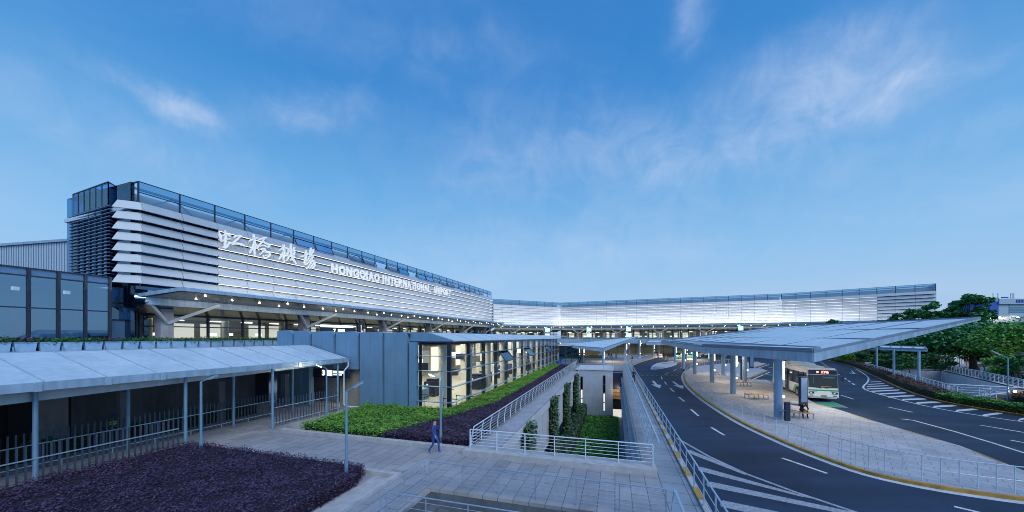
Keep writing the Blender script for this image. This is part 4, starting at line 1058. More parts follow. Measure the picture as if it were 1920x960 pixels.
bed('green_hedge', 'bright green shrub bed before the blue metal end wall and along the glass hall', 'shrubs', pl((16.75, -19.0), (23.6, -19.6), (23.75, -12.3), (70, -12.05), (70, -10.6), (46, -9.9), (27.5, -9.7), (22.5, -10.9), (17.6, -12.6), (16.75, -13.1)), .55, 56000, .12, 'green_leaf', 'hedge_core')
bed('purple_hedge', 'long purple shrub bed between the green bed and the court railing', 'shrubs', pl((16.75, -13.0), (17.6, -12.5), (22.5, -10.8), (27.5, -9.6), (46, -9.8), (69, -10.5), (69, -7.9), (16.8, -7.55)), .5, 40000, .115, 'purple_leaf', 'purple_core')
bed('hedge_strip', 'dark low hedge behind the rear picket fence under the low roof', 'shrubs', pl((5, -27.6), (20, -27.4), (20, -26.9), (5, -26.9)), .8, 2600, .14, 'dark_leaf', 'hedge_core')
bed('lawn_shrubs', 'deep green ground cover filling the floor of the sunken court', 'shrubs', pl((17.5, -4.6), (60.0, -4.5), (60.0, .45), (17.5, .45)), .7, 16000, .30, 'pit_leaf', 'hedge_core', z0=ZF)
bed('court_hedge', 'pale green hedge along the foot of the left court wall', 'shrubs', pl((24, -6.1), (60.2, -6.1), (60.2, -4.6), (24, -4.6)), 2.3, 9000, .26, 'vine_leaf', 'hedge_core', z0=ZF, depth=.5)
# kerbs of the beds
for name, lab, q in (('bed_kerb', 'grey stone kerb along the front of the green and purple beds', [(16.35, -20.2, 16.7, -7.3)]), ('bed_kerb', 'grey stone kerb round the near purple bed', [(12.4, -21.2, 12.62, -8.72), (2, -8.95, 12.398, -8.72)])):
    t = thing(name, lab, 'kerb', P(q[0][0], (q[0][1] + q[0][3]) / 2, 0))
    for a, b, c, d in q:
        mb = MB(); mb.fbox(P, a, c, b, d, .001, .2); mb.build('stone', 'kerb', t)
mb = MB(); mb.quad(P(2, -9.9, .02), P(12.39, -9.9, .02), P(12.39, -8.96, .02), P(2, -8.96, .02)); structure(mb.build('gravel_strip', 'kerb'))
# climbers
for k, (u, wd, top, lab) in enumerate([(23.6, 2.3, -.15, 'nearest green climber column on the left court wall'), (34.0, 2.4, .0, 'second green climber column from the near end of the court wall'), (43.5, 2.4, .1, 'third green climber column from the near end of the court wall'), (54.5, 3.2, .15, 'farthest green climber column beside the grey stair block')]):
    t = thing('climbing_plant', lab, 'climber', P(u, -6, ZF), 'climbers on the court wall')
    n = 2600; uu = u + (nr.random(n) - .5) * wd * (1 + .15 * nr.normal(size=n)); zz_ = ZF + (top - ZF) * nr.random(n); vv = -6.15 + .12 + .55 * nr.random(n) ** 1.3
    pts = np.outer(uu, np.array(A)) + np.outer(vv, np.array(B)) + np.outer(zz_, np.array(UP))
    link('leaves', leaf_mesh('leaves', pts, .30, .45, nrm=np.array(B) * .8 + np.array([0, 0, .5])), 'vine_leaf', t)
    mb = MB(); mb.fbox(P, u - wd * .42, u + wd * .42, -6.01, -5.75, ZF, top - .2); mb.build('stems', 'hedge_core', t)

# ================================================================ glass hall
GH = thing('glass_hall', 'low lit glass hall with blue fluted metal end and pale roof', 'hall', P(48, -20, 0))
gu0, gu1, gv = 24.0, 76.0, -12.25
# roof with chamfered edge
def gz(v): return 6.42 if v < -15.2 else 6.42
mb = MB()
mb.hexa([P(gu0 + .02, -29.5, 6.15), P(gu1 + 30, -29.5, 6.15), P(gu1 + 30, -14.2, 6.15), P(gu0 + .02, -14.2, 6.15), P(gu0 + .02, -29.5, 6.5), P(gu1 + 30, -29.5, 6.5), P(gu1 + 30, -14.2, 6.36), P(gu0 + .02, -14.2, 6.36)])
mb.hexa([P(gu0 + .02, -14.197, 5.66), P(gu1 + 4, -14.197, 5.66), P(gu1 + 4, -12.0, 5.66), P(gu0 + .02, -12.0, 5.66), P(gu0 + .02, -14.197, 6.36), P(gu1 + 4, -14.197, 6.36), P(gu1 + 4, -12.0, 5.74), P(gu0 + .02, -12.0, 5.74)])
mb.build('roof', 'roof_metal', GH)
for k in range(14):
    mb = MB(); mb.beam(P(gu0 + 3.6 * k, -14.0, 6.33), P(gu0 + 3.6 * k, -12.0, 5.765), .04, .02); mb.build('roof_seam', 'seam_light', GH)
mb = MB(); mb.beam(P(gu0 - .1, -12.02, 5.62), P(gu1 + 4, -12.02, 5.62), .12, .09); mb.beam(P(gu0 - .05, -15.0, 5.62), P(gu0 - .05, -12.0, 5.62), .09, .1); mb.build('eave_trim', 'dark_frame', GH)
# fluted end wall: six overlapping plates with shaped tops
edges = [-29.6, -27.6, -25.6, -23.0, -20.5, -18.1, -15.75]
for i in range(6):
    a, b = edges[i], edges[i + 1]; zt = 6.62 - .045 * i
    prof = [(a + .10, .0 if i < 6 else 0), (b, 0)]
    z0 = 0 if a > -22.5 else (3.3 if a > -26 else 0)
    prof = [(a + .12, z0), (b - .02, z0), (b - .02, zt - .34), (b - .16, zt - .12), (b - .5, zt), (a + .12, zt - .06)]
    def uf(v): return 23.62 - .14 * (v - a) / (b - a)
    mb = MB(); n_ = len(prof)
    mb.add([P(uf(v), v, z) for v, z in prof] + [P(23.95, v, z) for v, z in prof], [tuple(range(n_)), tuple(range(2 * n_ - 1, n_ - 1, -1))] + [(q, n_ + q, n_ + (q + 1) % n_, (q + 1) % n_) for q in range(n_)])
    w_ = mb.build('wall_panel', 'clad', GH)
    jb = MB(); jb.fbox(P, 23.53, 23.56, (a + b) / 2 - .012, (a + b) / 2 + .012, z0, zt - .2)
    for z in (2.2, 4.35):
        if z > z0: jb.hexa([P(uf(v) - o_, v, z + dz) for dz in (-.012, .012) for v, o_ in ((a + .14, .004), (b - .04, .004), (b - .04, -.01), (a + .14, -.01))])
    jb.build('joint', 'seam', w_)
mb = MB(); mb.fbox(P, 23.55, 24.0, -15.62, -15.05, 0, 5.6); mb.build('corner_post', 'clad', GH)
mb = MB(); pf = [(-15.72, 5.66), (-12.06, 5.66), (-12.06, 5.72), (-14.2, 6.34), (-15.72, 6.38)]; mb.add([P(23.85, v, z) for v, z in pf] + [P(24.01, v, z) for v, z in pf], [(0, 1, 2, 3, 4), (9, 8, 7, 6, 5)] + [(q, 5 + q, 5 + (q + 1) % 5, (q + 1) % 5) for q in range(5)]); mb.build('gable_plate', 'clad', GH)
mb = MB(); mb.fbox(P, 23.7, 23.96, -29.6, -15.7, 6.0, 6.3); mb.build('head_rail', 'dark_frame', GH)
# entrance recess with number sign
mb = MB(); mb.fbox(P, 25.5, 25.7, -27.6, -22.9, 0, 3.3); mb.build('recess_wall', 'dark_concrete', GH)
mb = MB(); mb.fbox(P, 25.44, 25.497, -25.6, -24.4, 0, 3.2); mb.build('recess_panel', 'concrete', GH)
mb = MB(); mb.fbox(P, 25.44, 25.497, -24.0, -23.05, 0, 2.25); mb.build('entrance_glow', 'panel_lit', GH)
mb = MB(); mb.fbox(P, 23.96, 25.5, -27.6, -22.9, 3.3, 3.5); mb.build('recess_ceiling', 'clad', GH)
es = thing('entrance_sign', 'dark entrance sign lettered 3 with a lit white field', 'sign', P(23.4, -22.6, 2.9))
mb = MB(); mb.fbox(P, 23.3, 23.44, -25.0, -21.2, 2.55, 3.28); mb.build('board', 'navy', es)
me = text_mesh('3', 1, .03, .04); fit_text(me, P(23.29, -24.0, 2.72), B, UP, .30, .48, -A); link('numeral', me, 'sign_lit', es)
mb = MB(); mb.fbox(P, 23.28, 23.298, -23.5, -22.95, 2.7, 3.2); ic = mb.build('pictogram', 'sign_lit', es)
mb = MB(); mb.fbox(P, 23.27, 23.279, -22.98, -22.93, 2.72, 3.18); mb.build('green_edge', 'sign_green', ic)
mb = MB(); mb.fbox(P, 23.28, 23.298, -22.85, -21.7, 2.95, 3.15); mb.fbox(P, 23.28, 23.298, -22.85, -21.95, 2.78, 2.88); mb.build('lit_line', 'sign_lit', es)
# long glass side and short glass end
mb = MB(); mb.quad(P(gu0 + .02, gv, .02), P(gu1, gv, .02), P(gu1, gv, 5.6), P(gu0 + .02, gv, 5.6)); mb.build('side_glass', 'hall_glass', GH)
mb = MB(); mb.quad(P(gu0, -15.04, .02), P(gu0, gv, .02), P(gu0, gv, 5.6), P(gu0, -15.04, 5.6)); mb.build('end_glass', 'hall_glass', GH)
for z in (.9, 2.1, 3.3, 4.48):
    mb = MB(); mb.hexa([P(gu0 - .3, -15.6, z), P(gu0 - .3, gv + .34, z), P(gu0, gv + .02, z), P(gu0, -15.6, z), P(gu0 - .3, -15.6, z + .05), P(gu0 - .3, gv + .34, z + .05), P(gu0, gv + .02, z + .05), P(gu0, -15.6, z + .05)])
    mb.fbox(P, gu0 + .002, gu1, gv + .03, gv + .36, z, z + .05); mb.build('sun_fin', 'fin_blue', GH)
mb = MB()
for k in range(15): mb.fbox(P, gu0 + .03 + 3.62 * k, gu0 + .22 + 3.62 * k, gv - .30, gv + .02, .02, 5.6)
mb.fbox(P, gu0 + .03, gu0 + .2, -15.04, -14.85, .02, 5.6)
mb.build('mullion', 'dark_frame', GH)
for u, z in ((34.9, 3.36), (45.8, 3.36), (60.2, 3.36)):
    mb = MB(); mb.hexa([P(u + .1, gv + 1.0, z - .25 + .3), P(u + 3.3, gv + 1.0, z + .05), P(u + 3.3, gv + 1.04, z + .05), P(u + .1, gv + 1.04, z + .05), P(u + .1, gv + .05, z + 1.1), P(u + 3.3, gv + .05, z + 1.1), P(u + 3.3, gv + .09, z + 1.1), P(u + .1, gv + .09, z + 1.1)])
    wo = mb.build('open_window', 'clear_glass', GH)
    fb = MB(); fb.beam(P(u + .06, gv + 1.05, z + .04), P(u + .06, gv + .1, z + 1.12), .08, .07); fb.beam(P(u + 3.34, gv + 1.05, z + .04), P(u + 3.34, gv + .1, z + 1.12), .08, .07); fb.beam(P(u + .06, gv + 1.06, z + .04), P(u + 3.34, gv + 1.06, z + .04), .08, .07); fb.build('frame', 'dark_frame', wo)
# inside
mb = MB(); mb.quad(P(gu0 + .03, -28.4, .012), P(gu1, -28.4, .012), P(gu1, gv - .03, .012), P(gu0 + .03, gv - .03, .012)); mb.build('floor', 'interior_floor', GH)
mb = MB(); mb.fbox(P, gu0 + .1, gu1, -28.9, -28.5, 0, 6.1); mb.build('back_wall', 'interior_wall', GH)
mb = MB(); mb.fbox(P, gu1, gu1 + .3, -28.9, gv - .3, 0, 6.1); mb.build('far_wall', 'block_wall', GH)
mb = MB(); mb.fbox(P, gu0 + .1, gu1, -28.4, -14.3, 5.3, 5.4); mb.build('ceiling', 'interior_ceiling', GH)
mb = MB(); mb.fbox(P, 24.0, 24.1, -22.8, -15.3, 0, 6.1); mb.build('end_lining', 'interior_wall', GH)
for k in range(9):
    for v in (-14.6, -20.5):
        mb = MB(); mb.tube(P(27.2 + k * 5.6, v, .02), P(27.2 + k * 5.6, v, 5.3), .34, n=14); mb.build('column', 'interior_col', GH)
mb = MB()
for k in range(10):
    for v in (-16.5, -19, -23, -26): mb.fbox(P, 26 + k * 5, 27.6 + k * 5, v, v + .18, 5.22, 5.29)
mb.build('ceiling_light', 'tube', GH)
for k in range(4):
    a = area_light('hall_light', P(30.5 + k * 12, -19.5, 5.1), None, 11, 9, 620, (1, .93, .74)); aim(a, (0, 0, -1), A)
for k in range(17):
    u = 25 + k * 3.0; m_ = ('block_wall', 'panel_lit', 'interior_col', 'dark_concrete', 'panel_lit', 'brickwork', 'interior_col')[k % 7]
    mb = MB(); mb.fbox(P, u, u + 2.4, -28.497, -28.4, .4 + .3 * (k % 2), 3.4 + .5 * (k % 3)); mb.build('wall_panel', m_, GH)
for k in range(12):
    u = 27 + k * 4.1; v = -18.2 - 3.1 * (k % 3)
    mb = MB(); mb.fbox(P, u, u + .12, v, v + 2.2, 2.9, 3.7); mb.build('hanging_sign', ('navy', 'sign_lit', 'navy', 'dark_concrete')[k % 4], GH)
    mb = MB(); mb.fbox(P, u + .9, u + 2.6, v, v + .8, .013, 1.05); mb.build('counter', ('clad', 'interior_col', 'navy')[k % 3], GH)
# queue barriers and desks inside the hall
for k, (u, v) in enumerate([(25.4, -13.6), (25.4, -15.4), (27.0, -13.2), (28.6, -15.0), (26.6, -17.2), (30.5, -16.2), (32.5, -14.4)]):
    t = thing('queue_barrier', 'black belt barrier post on the lit floor of the glass hall', 'barrier', P(u, v, .012), 'belt barriers inside the glass hall')
    mb = MB(); mb.tube(P(u, v, .012), P(u, v, .04), .17, n=12); mb.build('base', 'black_paint', t)
    mb = MB(); mb.tube(P(u, v, .04), P(u, v, 1.0), .03, n=8); mb.build('post', 'black_paint', t)
    mb = MB(); mb.fbox(P, u, u + (1.55 if k % 2 else .03), v - .02, v + (.02 if k % 2 else 1.7), .88, .94); mb.build('belt', 'black_paint', t)
for k, (u, v, s) in enumerate([(30.5, -18.5, 1.5), (36, -16, 1.5), (41, -17, 1.3), (47, -16.5, 1.6), (53, -17, 1.4), (59, -16, 1.4), (64, -17, 1.5)]):
    t = thing('baggage_scanner', 'dark desk with small green light inside the glass hall', 'desk', P(u, v, .012), 'desks inside the glass hall')
    mb = MB(); mb.fbox(P, u, u + 2.2, v, v + 1.2, .012, s); mb.fbox(P, u + .3, u + 1.9, v + .1, v + 1.1, s + .002, s + .25); mb.build('body', 'navy', t)
    mb = MB(); mb.fbox(P, u - .01, u - .002, v + .3, v + .45, s - .35, s - .22); mb.build('indicator', 'sign_green', t)
# far entrance vestibule of the hall
t = thing('vestibule', 'dark glass entrance box at the far end of the glass hall', 'entrance', P(78, -9.5, 0))
mb = MB(); mb.fbox(P, 76.4, 82, -12.0, -7.8, .02, 4.0); mb.build('glass', 'dark_glass', t)
mb = MB(); mb.fbox(P, 76.0, 82.4, -12.4, -7.5, 4.02, 4.5); mb.build('roof', 'roof_metal', t)
mb = MB()
for v in (-12, -10.6, -9.2, -7.8): mb.beam(P(76.35, v, 0), P(76.35, v, 4.0), .12, .12)
mb.beam(P(76.33, -12, 1.5), P(76.33, -7.8, 1.5), .1, .1); mb.build('frame', 'dark_frame', t)
mb = MB(); mb.fbox(P, 76.8, 81.5, -11.5, -8.2, .02, .9); mb.build('lit_counter', 'panel_lit', t)
# lower hall under the elevated road, far
t = thing('arrivals_hall', 'long lit glass arrivals front in the shade under the elevated road', 'hall', (30, 128, 0))
pa, pb, pc = Vector((-8, 118, 0)), Vector((12, 131, 0)), Vector((110, 99, 0))
for a, b in ((pa, pb), (pb, pc)):
    mb = MB(); mb.hexa([q + UP * .02 for q in (a, b, b + Vector((.2, .3, 0)), a + Vector((.2, .3, 0)))] + [q + UP * 3.85 for q in (a, b, b + Vector((.2, .3, 0)), a + Vector((.2, .3, 0)))]); mb.build('glass', 'hall_glass', t)
    n = int((b - a).length / 3); mb = MB()
    for k in range(n + 1): p = a.lerp(b, k / n); mb.beam(p + Vector((0, -.1, 0)), p + Vector((0, -.1, 3.85)), .16, .16)
    mb.beam(a + Vector((0, -.12, 2.6)), b + Vector((0, -.12, 2.6)), .14, .12); mb.build('mullion', 'dark_frame', t)
    mb = MB(); o_ = Vector((1.5, 8, 0)); mb.hexa([a + o_, b + o_, b + o_ * 1.05, a + o_ * 1.05] + [q + UP * 3.85 for q in (a + o_, b + o_, b + o_ * 1.05, a + o_ * 1.05)]); mb.build('back_wall', 'interior_wall', t)
    for k in range(int((b - a).length / 20) + 1):
        p = a.lerp(b, (k + .5) / (int((b - a).length / 20) + 1)) + o_ * .5 + UP * 3.6
        l = area_light('arrivals_glow', p, None, 16, 3, 150, (1, .92, .72)); aim(l, (0, 0, -1), b - a)
mb = MB()
for k in range(26):
    p = pb.lerp(pc, (k + .5) / 26) + Vector((0, -4.5, 3.84)); mb.tube(p - UP * .08, p, .16, n=8)
mb.build('downlight', 'downlight', t)

# ================================================================ street lamps
def lamp(name, label, base, h, armv, lit, group='slim street lamps on the paving'):
    t = thing(name, label, 'street lamp', base, group); b = Vector(base); a = Vector(armv)
    mb = MB(); mb.tube(b, b + UP * .9, .075, n=10); mb.tube(b + UP * .9, b + UP * h, .055, .05, n=10); mb.build('pole', 'pole', t)
    mb = MB(); top = b + UP * h; mb.tube(top, top + a * .45, .03, n=8); mb.build('arm', 'pole', t)
    mb = MB(); d = a.normalized(); s = d.cross(UP).normalized(); u_ = s.cross(d).normalized()
    p0 = top + a * .42; p1 = top + a
    mb.hexa([p0 - s * .07 - u_ * .03, p0 + s * .07 - u_ * .03, p1 + s * .10 - u_ * .03, p1 - s * .10 - u_ * .03, p0 - s * .05 + u_ * .03, p0 + s * .05 + u_ * .03, p1 + s * .07 + u_ * .03, p1 - s * .07 + u_ * .03]); hd = mb.build('lamp_head', 'pole', t)
    mb = MB(); q0 = p0.lerp(p1, .15) - u_ * .034; q1 = p0.lerp(p1, .92) - u_ * .034
    mb.hexa([q0 - s * .06 - u_ * .03, q0 + s * .06 - u_ * .03, q1 + s * .08 - u_ * .03, q1 - s * .08 - u_ * .03, q0 - s * .06, q0 + s * .06, q1 + s * .08, q1 - s * .08]); mb.build('lens', 'lamp_lit' if lit else 'white_paint', hd)
    if lit:
        l = bpy.data.lights.new('lamp_light', 'POINT'); l.energy = 22; l.color = (1, .86, .64); l.shadow_soft_size = .12
        o = bpy.data.objects.new('lamp_light', l); COL.objects.link(o); o.location = (q0 + q1) / 2 - u_ * .18
lamp('street_lamp', 'unlit street lamp standing in the purple bed by the picket fence', P(11.9, -19.9, 0), 3.75, B * .75 + A * .25 + UP * .33, False)
lamp('street_lamp', 'tallest looking unlit street lamp at the corner of the purple bed', P(11.5, -10.6, 0), 3.75, B * .70 + A * .1 + UP * .42, False)
lamp('street_lamp', 'lit street lamp beside the fluted blue wall and picket fence', P(19.5, -19.7, 0), 3.75, -B * .75 - A * .1 + UP * .30, True)
lamp('street_lamp', 'lit street lamp in front of the glass hall corner', P(16.9, -9.2, 0), 3.75, -B * .62 - A * .25 + UP * .26, True)
lamp('street_lamp', 'unlit street lamp in the hedge right of the road', G(1890, 752), 4.0, Vector((-1.25, .25, .75)), False)

# ================================================================ railings
def railing(name, label, pts, h=1.05, rails=(.18, .36, .54, .72, .9), spacing=1.5, lean=None, r=.022, post='flat', m='white_paint', group=None, pm=None, topr=.03, cat='railing'):
    pts = [Vector(p) for p in pts]; t = thing(name, label, cat, pts[0].lerp(pts[-1], .5), group)
    le = lean if lean is not None else Vector((0, 0, 0))
    def off(z): return UP * z + le * max(0.0, (z - h * .45)) / (h * .55)
    ps = resample(pts, spacing)
    if len(ps) > 100: ps = resample(pts, spacing * len(ps) / 98)
    pmesh = None
    for i, p in enumerate(ps):
        if pmesh is None:
            mb = MB()
            if post == 'flat': mb.beam(UP * 0, UP * h * .45, .04, .07, up=A); mb.beam(UP * h * .45, off(h), .04, .07, up=A)
            else: mb.tube(UP * 0, off(h), r * 1.25, n=6)
            pmesh = mb.mesh('post'); pmesh.materials.append(MATS[pm or m])
        o = bpy.data.objects.new('post', pmesh); COL.objects.link(o); o.parent = t; o.matrix_parent_inverse = Matrix.Translation(-t.location); o.location = p
    for z in rails:
        mb = MB(); mb.path([p + off(z) for p in pts], r * .62, 5); mb.build('rail', m, t)
    mb = MB(); mb.path([p + off(h) for p in pts], topr, 7); mb.build('top_rail', m, t)
    return t
railing('railing', 'long white railing along the left edge of the sunken court', [P(16.75, -7.3, .1), P(70, -7.6, .1)], 1.15, (.2, .38, .56, .74, .92), 1.45, lean=B * .14, r=.023, topr=.03)
railing('railing', 'white railing across the near end of the sunken court on the stone kerb', [P(16.35, -7.2, .26), P(16.35, 1.62, .26)], .95, (.16, .32, .48, .64, .8), 1.45, r=.021, topr=.028)
railing('railing', 'white railing on the court side of the raised walkway', [P(16.6, 1.68, .1), P(70, 1.72, .1)], 1.15, (.2, .38, .56, .74, .92), 1.5, lean=B * .22, r=.023, topr=.045, m='steel')
railing('railing', 'blue grey railing between the walkway and the road', [P(-3, 3.02, .1), P(70, 2.82, .1)], 1.05, (.3, .65), 1.5, r=.024, topr=.03, m='steel')
railing('railing', 'thin wire railing on the far side of the stair opening', [P(12.3, -7.2, 0), P(12.3, 1.62, 0)], .96, (.14, .28, .42, .56, .70, .84), 1.42, r=.013, topr=.022, m='wire', post='round')
railing('railing', 'thin wire railing on the left side of the stair opening', [P(12.2, -7.3, 0), P(4.0, -7.3, 0)], .96, (.14, .28, .42, .56, .70, .84), 1.3, lean=-B * .10, r=.015, topr=.022, m='wire', post='round')
railing('railing', 'thin handrail on the near side of the stair opening', [P(9.45, -7.1, 0), P(9.45, 1.5, 0)], .96, (.28, .56, .8), 1.42, r=.015, topr=.022, m='wire', post='round')
railing('railing', 'short thick sloping handrail at the right of the stair opening', [P(12.2, 1.75, 0), P(4, 1.85, 0)], .98, (.3, .6), 2.0, lean=B * .12, r=.03, topr=.05, m='steel', post='round')
railing('railing', 'low rail around the roof terrace of the grey stair block', [P(60.7, -6.1, .42), P(60.7, -.45, .42), P(69.5, -.45, .42)], 1.0, (.25, .5, .75), 1.4, r=.025, m='steel', post='round')
railing('railing', 'far railing on the forecourt kerb past the walkway', [P(71, 2.6, .0), P(78, 3.4, 0), P(88, 5.6, 0), P(100, 8.8, 0), P(114, 12.4, 0)], 1.1, (.2, .4, .6, .8), 1.5, r=.03, m='steel', post='round')
isr = [G(x, y, .03) for x, y in [(1398, 681), (1345, 684.5), (1312, 690), (1291, 697), (1284, 706), (1288, 716), (1304, 733), (1332, 752.5), (1364, 772), (1402, 793), (1444, 811.5), (1492, 832), (1542, 851), (1592, 868.5), (1642, 883), (1712, 898), (1782, 909.5), (1852, 919.5), (1920, 928), (2040, 942)]]
railing('railing', 'thin two rail railing curving along the bus island kerb', smooth_line(isr, 1), 1.05, (.52,), 1.45, r=.016, topr=.019, m='pale_rail', post='round')
railing('railing', 'white slatted railing along the road side of the sunken ramp', [G(1622, 690.5, .05), G(1795, 745, .05)], 1.05, (.16, .32, .48, .64, .8), 1.2, r=.035, topr=.05)
railing('railing', 'white railing across the far end of the sunken ramp', [G(1622, 689.5, .05), G(1765, 693, .05)], 1.05, (.55,), 3.4, r=.04, topr=.05, post='round')
railing('railing', 'white slatted railing along the park side of the sunken ramp', [G(1766, 693, .05), G(1930, 731.5, .05), G(2050, 760, .05)], 1.05, (.18, .36, .54, .72, .88), 1.3, r=.035, topr=.05)
railing('railing', 'white railing stub at the near corner of the sunken ramp', [G(1770, 738, .05), G(1803, 748, .05)], 1.1, (.2, .4, .6, .8), 1.0, r=.035, topr=.05)
railing('railing', 'white gate railing beside the steps of the sunken ramp', [G(1836, 749, .05), G(1868, 757, .05)], 1.1, (.16, .32, .48, .64, .8), .8, r=.035, topr=.05)
railing('railing', 'long white rail across the near end of the sunken ramp', [G(1780, 738, .05), G(1940, 748, .05)], 1.0, (.25, .5, .75), 2.4, r=.035, topr=.05)
# ================================================================ bus canopies
def canopy(name, label, loops, thick, cols, colr=.27, seams=(), top=None, group=None):
    t = thing(name, label, 'canopy', cols[0] if cols else loops[0][0], group)
    for lp, th in zip(loops, thick):
        mb = MB()
        if top:
            vs = [Vector(p) for p in top[0]]; o_ = len(vs); bt = [p - UP * h for p, h in zip(vs, top[2])]; per = [min(range(o_), key=lambda q: (vs[q] - Vector(p)).length) for p in lp]
            mb.add(vs + bt, list(top[1]) + [tuple(q + o_ for q in f[::-1]) for f in top[1]] + [(per[q], per[q] + o_, per[(q + 1) % len(per)] + o_, per[(q + 1) % len(per)]) for q in range(len(per))])
        else: mb.slab(lp, th)
        mb.build('roof_panel', 'roof_metal', t)
        # fascia plates proud of the slab edge
        n = len(lp); fb = MB(); cen = sum((Vector(p) for p in lp), Vector()) / n; hs = th if isinstance(th, (list, tuple)) else [th] * n
        for i in range(n):
            a, b = Vector(lp[i]), Vector(lp[(i + 1) % n]); ha, hb = hs[i], hs[(i + 1) % n]; d = (b - a).normalized(); o_ = Vector((d.y, -d.x, 0)).normalized()
            if o_.dot((a + b) / 2 - cen) < 0: o_ = -o_
            fb.hexa([a + o_ * .003 - UP * ha, b + o_ * .003 - UP * hb, b + o_ * .05 - UP * hb, a + o_ * .05 - UP * ha, a + o_ * .003 - UP * .06, b + o_ * .003 - UP * .06, b + o_ * .05 - UP * .06, a + o_ * .05 - UP * .06])
        fb.build('fascia', 'fascia', t)
        eb = MB()
        for i in range(n):
            a, b = Vector(lp[i]), Vector(lp[(i + 1) % n]); eb.beam(a + UP * .02, b + UP * .02, .13, .13)
        eb.build('edge_trim', 'seam', t)
    if seams:
        sb = MB()
        for a, b in seams: sb.beam(Vector(a) + UP * .02, Vector(b) + UP * .02, .16, .06)
        sb.build('roof_seam', 'seam', t)
    for c in cols:
        zt = c[2]; cb = MB(); cb.tube(Vector((c[0], c[1], 0)), Vector((c[0], c[1], zt)), colr, n=18); co = cb.build('column', 'column', t)
        lb = MB(); s = B * .9 - A * .44
        p = Vector((c[0], c[1], 0)) + s.normalized() * (colr + .05)
        lb.tube(p + UP * (zt - 1.5), p + UP * (zt - .2), .035, n=8); lb.tube(p + UP * 1.6, p + UP * 1.72, .05, n=8); lb.build('column_light', 'column_lit', co)
    return t
zc = 4.42
Aa, Bb = P(36.5, 8.0, 5.10), P(26.2, 12.0, 5.05)
Cc, Dd, Ee = P(32.4, 24.5, 7.35), P(56, 21.8, 7.45), P(76, 9.1, 5.15)
B2, E2 = P(28.0, 13.2, 5.12), P(72, 10.6, 5.25)
cols = [P(29.7, 11.5, zc), P(41.4, 12.0, zc), P(50.9, 12.3, zc), P(61.5, 12.4, zc), P(60.5, 16.2, 5.4), P(52.0, 16.4, 5.4), P(66, 19.5, 5.6), P(71, 12.4, zc)]
seams = []
for t_ in (.33, .66): seams.append((B2.lerp(Cc, t_) + UP * .01, E2.lerp(Dd, t_) + UP * .01))
for k in range(1, 7):
    t_ = k / 7; seams.append((B2.lerp(E2, t_) + UP * .01, Cc.lerp(Dd, t_) + UP * .01))
for k in range(1, 9):
    t_ = k / 9; seams.append((Aa.lerp(Ee, t_), B2.lerp(E2, t_)))
BC = canopy('bus_canopy', 'big folded pale metal canopy over the bus island with a rising pointed wing', [[Bb, Cc, Dd, Ee, Aa]], [[.66, .16, .25, .55, .62]], cols, seams=seams, top=([Aa, Bb, Cc, Dd, Ee, B2, E2], [(0, 1, 5, 6), (0, 6, 4), (1, 2, 5), (5, 2, 3, 6), (6, 3, 4)], [.62, .66, .16, .25, .55, .6, .5]))
# the folded panel strip along the low edge, raised
mb = MB(); mb.hexa([q + UP * .05 for q in (Aa, Bb, B2, E2)] + [q + UP * .16 for q in (Aa, Bb, B2, E2)]); mb.build('edge_panels', 'roof_metal', BC)
mb = MB()
for a, b in ((Aa, Bb), (Bb, B2), (B2, E2)): mb.beam(a + UP * .17, b + UP * .17, .14, .14)
for k in range(1, 10): mb.beam(Aa.lerp(Ee, k / 12) + UP * .17, B2.lerp(E2, k / 12) + UP * .17, .09, .06)
mb.build('panel_frame', 'seam', BC)
for c, pw_, cc in (((34.5, 16.8), 190, (1, .92, .82)), ((42, 14), 150, (1, .80, .58)), ((52, 14.5), 150, (1, .80, .58)), ((62, 15), 150, (1, .80, .58))):
    a = area_light('canopy_light', P(c[0], c[1], 4.35), None, 1.6, 1.6, pw_, cc); aim(a, -UP, A)
# middle canopy over the forecourt
Cm = [at(1131, 70, 3.72), at(1196, 78, 6.05), at(1190, 98, 6.0), at(1090, 92, 4.5), at(1060, 88, 4.35), at(1074, 74, 4.1)]
MC = canopy('forecourt_canopy', 'smaller folded pale canopy on round columns beyond the stair block', [Cm], [[.75, .15, .2, .5, .5, .45]], [Vector((*at(1131, 71.5)[:2], 3.1)), Vector((*at(1173, 84)[:2], 4.5)), Vector((*at(1093, 84)[:2], 3.6)), Vector((*at(1199, 92)[:2], 5.2))], seams=[(Cm[0].lerp(Cm[5], k / 5), Cm[1].lerp(Cm[3], k / 5)) for k in range(1, 5)])
a = area_light('canopy_light', at(1140, 84, 3.2), None, 6, 4, 260, (1, .84, .62)); aim(a, -UP, A)
# taxi stand canopy
Ct = [at(1212, 92, 4.55), at(1335, 92, 4.5), at(1345, 106, 5.0), at(1218, 108, 4.9)]
canopy('taxi_canopy', 'flat blue grey canopy over the waiting taxis', [Ct], [.7], [Vector((*G(1266, 680)[:2], 3.9)), Vector((*G(1286, 674.5)[:2], 3.9)), Vector((*G(1301, 670.5)[:2], 3.9)), Vector((*G(1225, 668)[:2], 3.9))])
a = area_light('canopy_light', at(1290, 97, 3.7), None, 12, 6, 2600, (1, .80, .56)); aim(a, -UP, A)
# another canopy seen past the bus canopy
Cr = [at(1290, 86, 5.3), at(1345, 80, 5.4), at(1392, 96, 6.35), at(1310, 104, 6.2)]
canopy('far_canopy', 'dark far canopy roof peeping over the low edge of the bus canopy', [Cr], [.4], [Vector((*at(1330, 92)[:2], 5.0))])

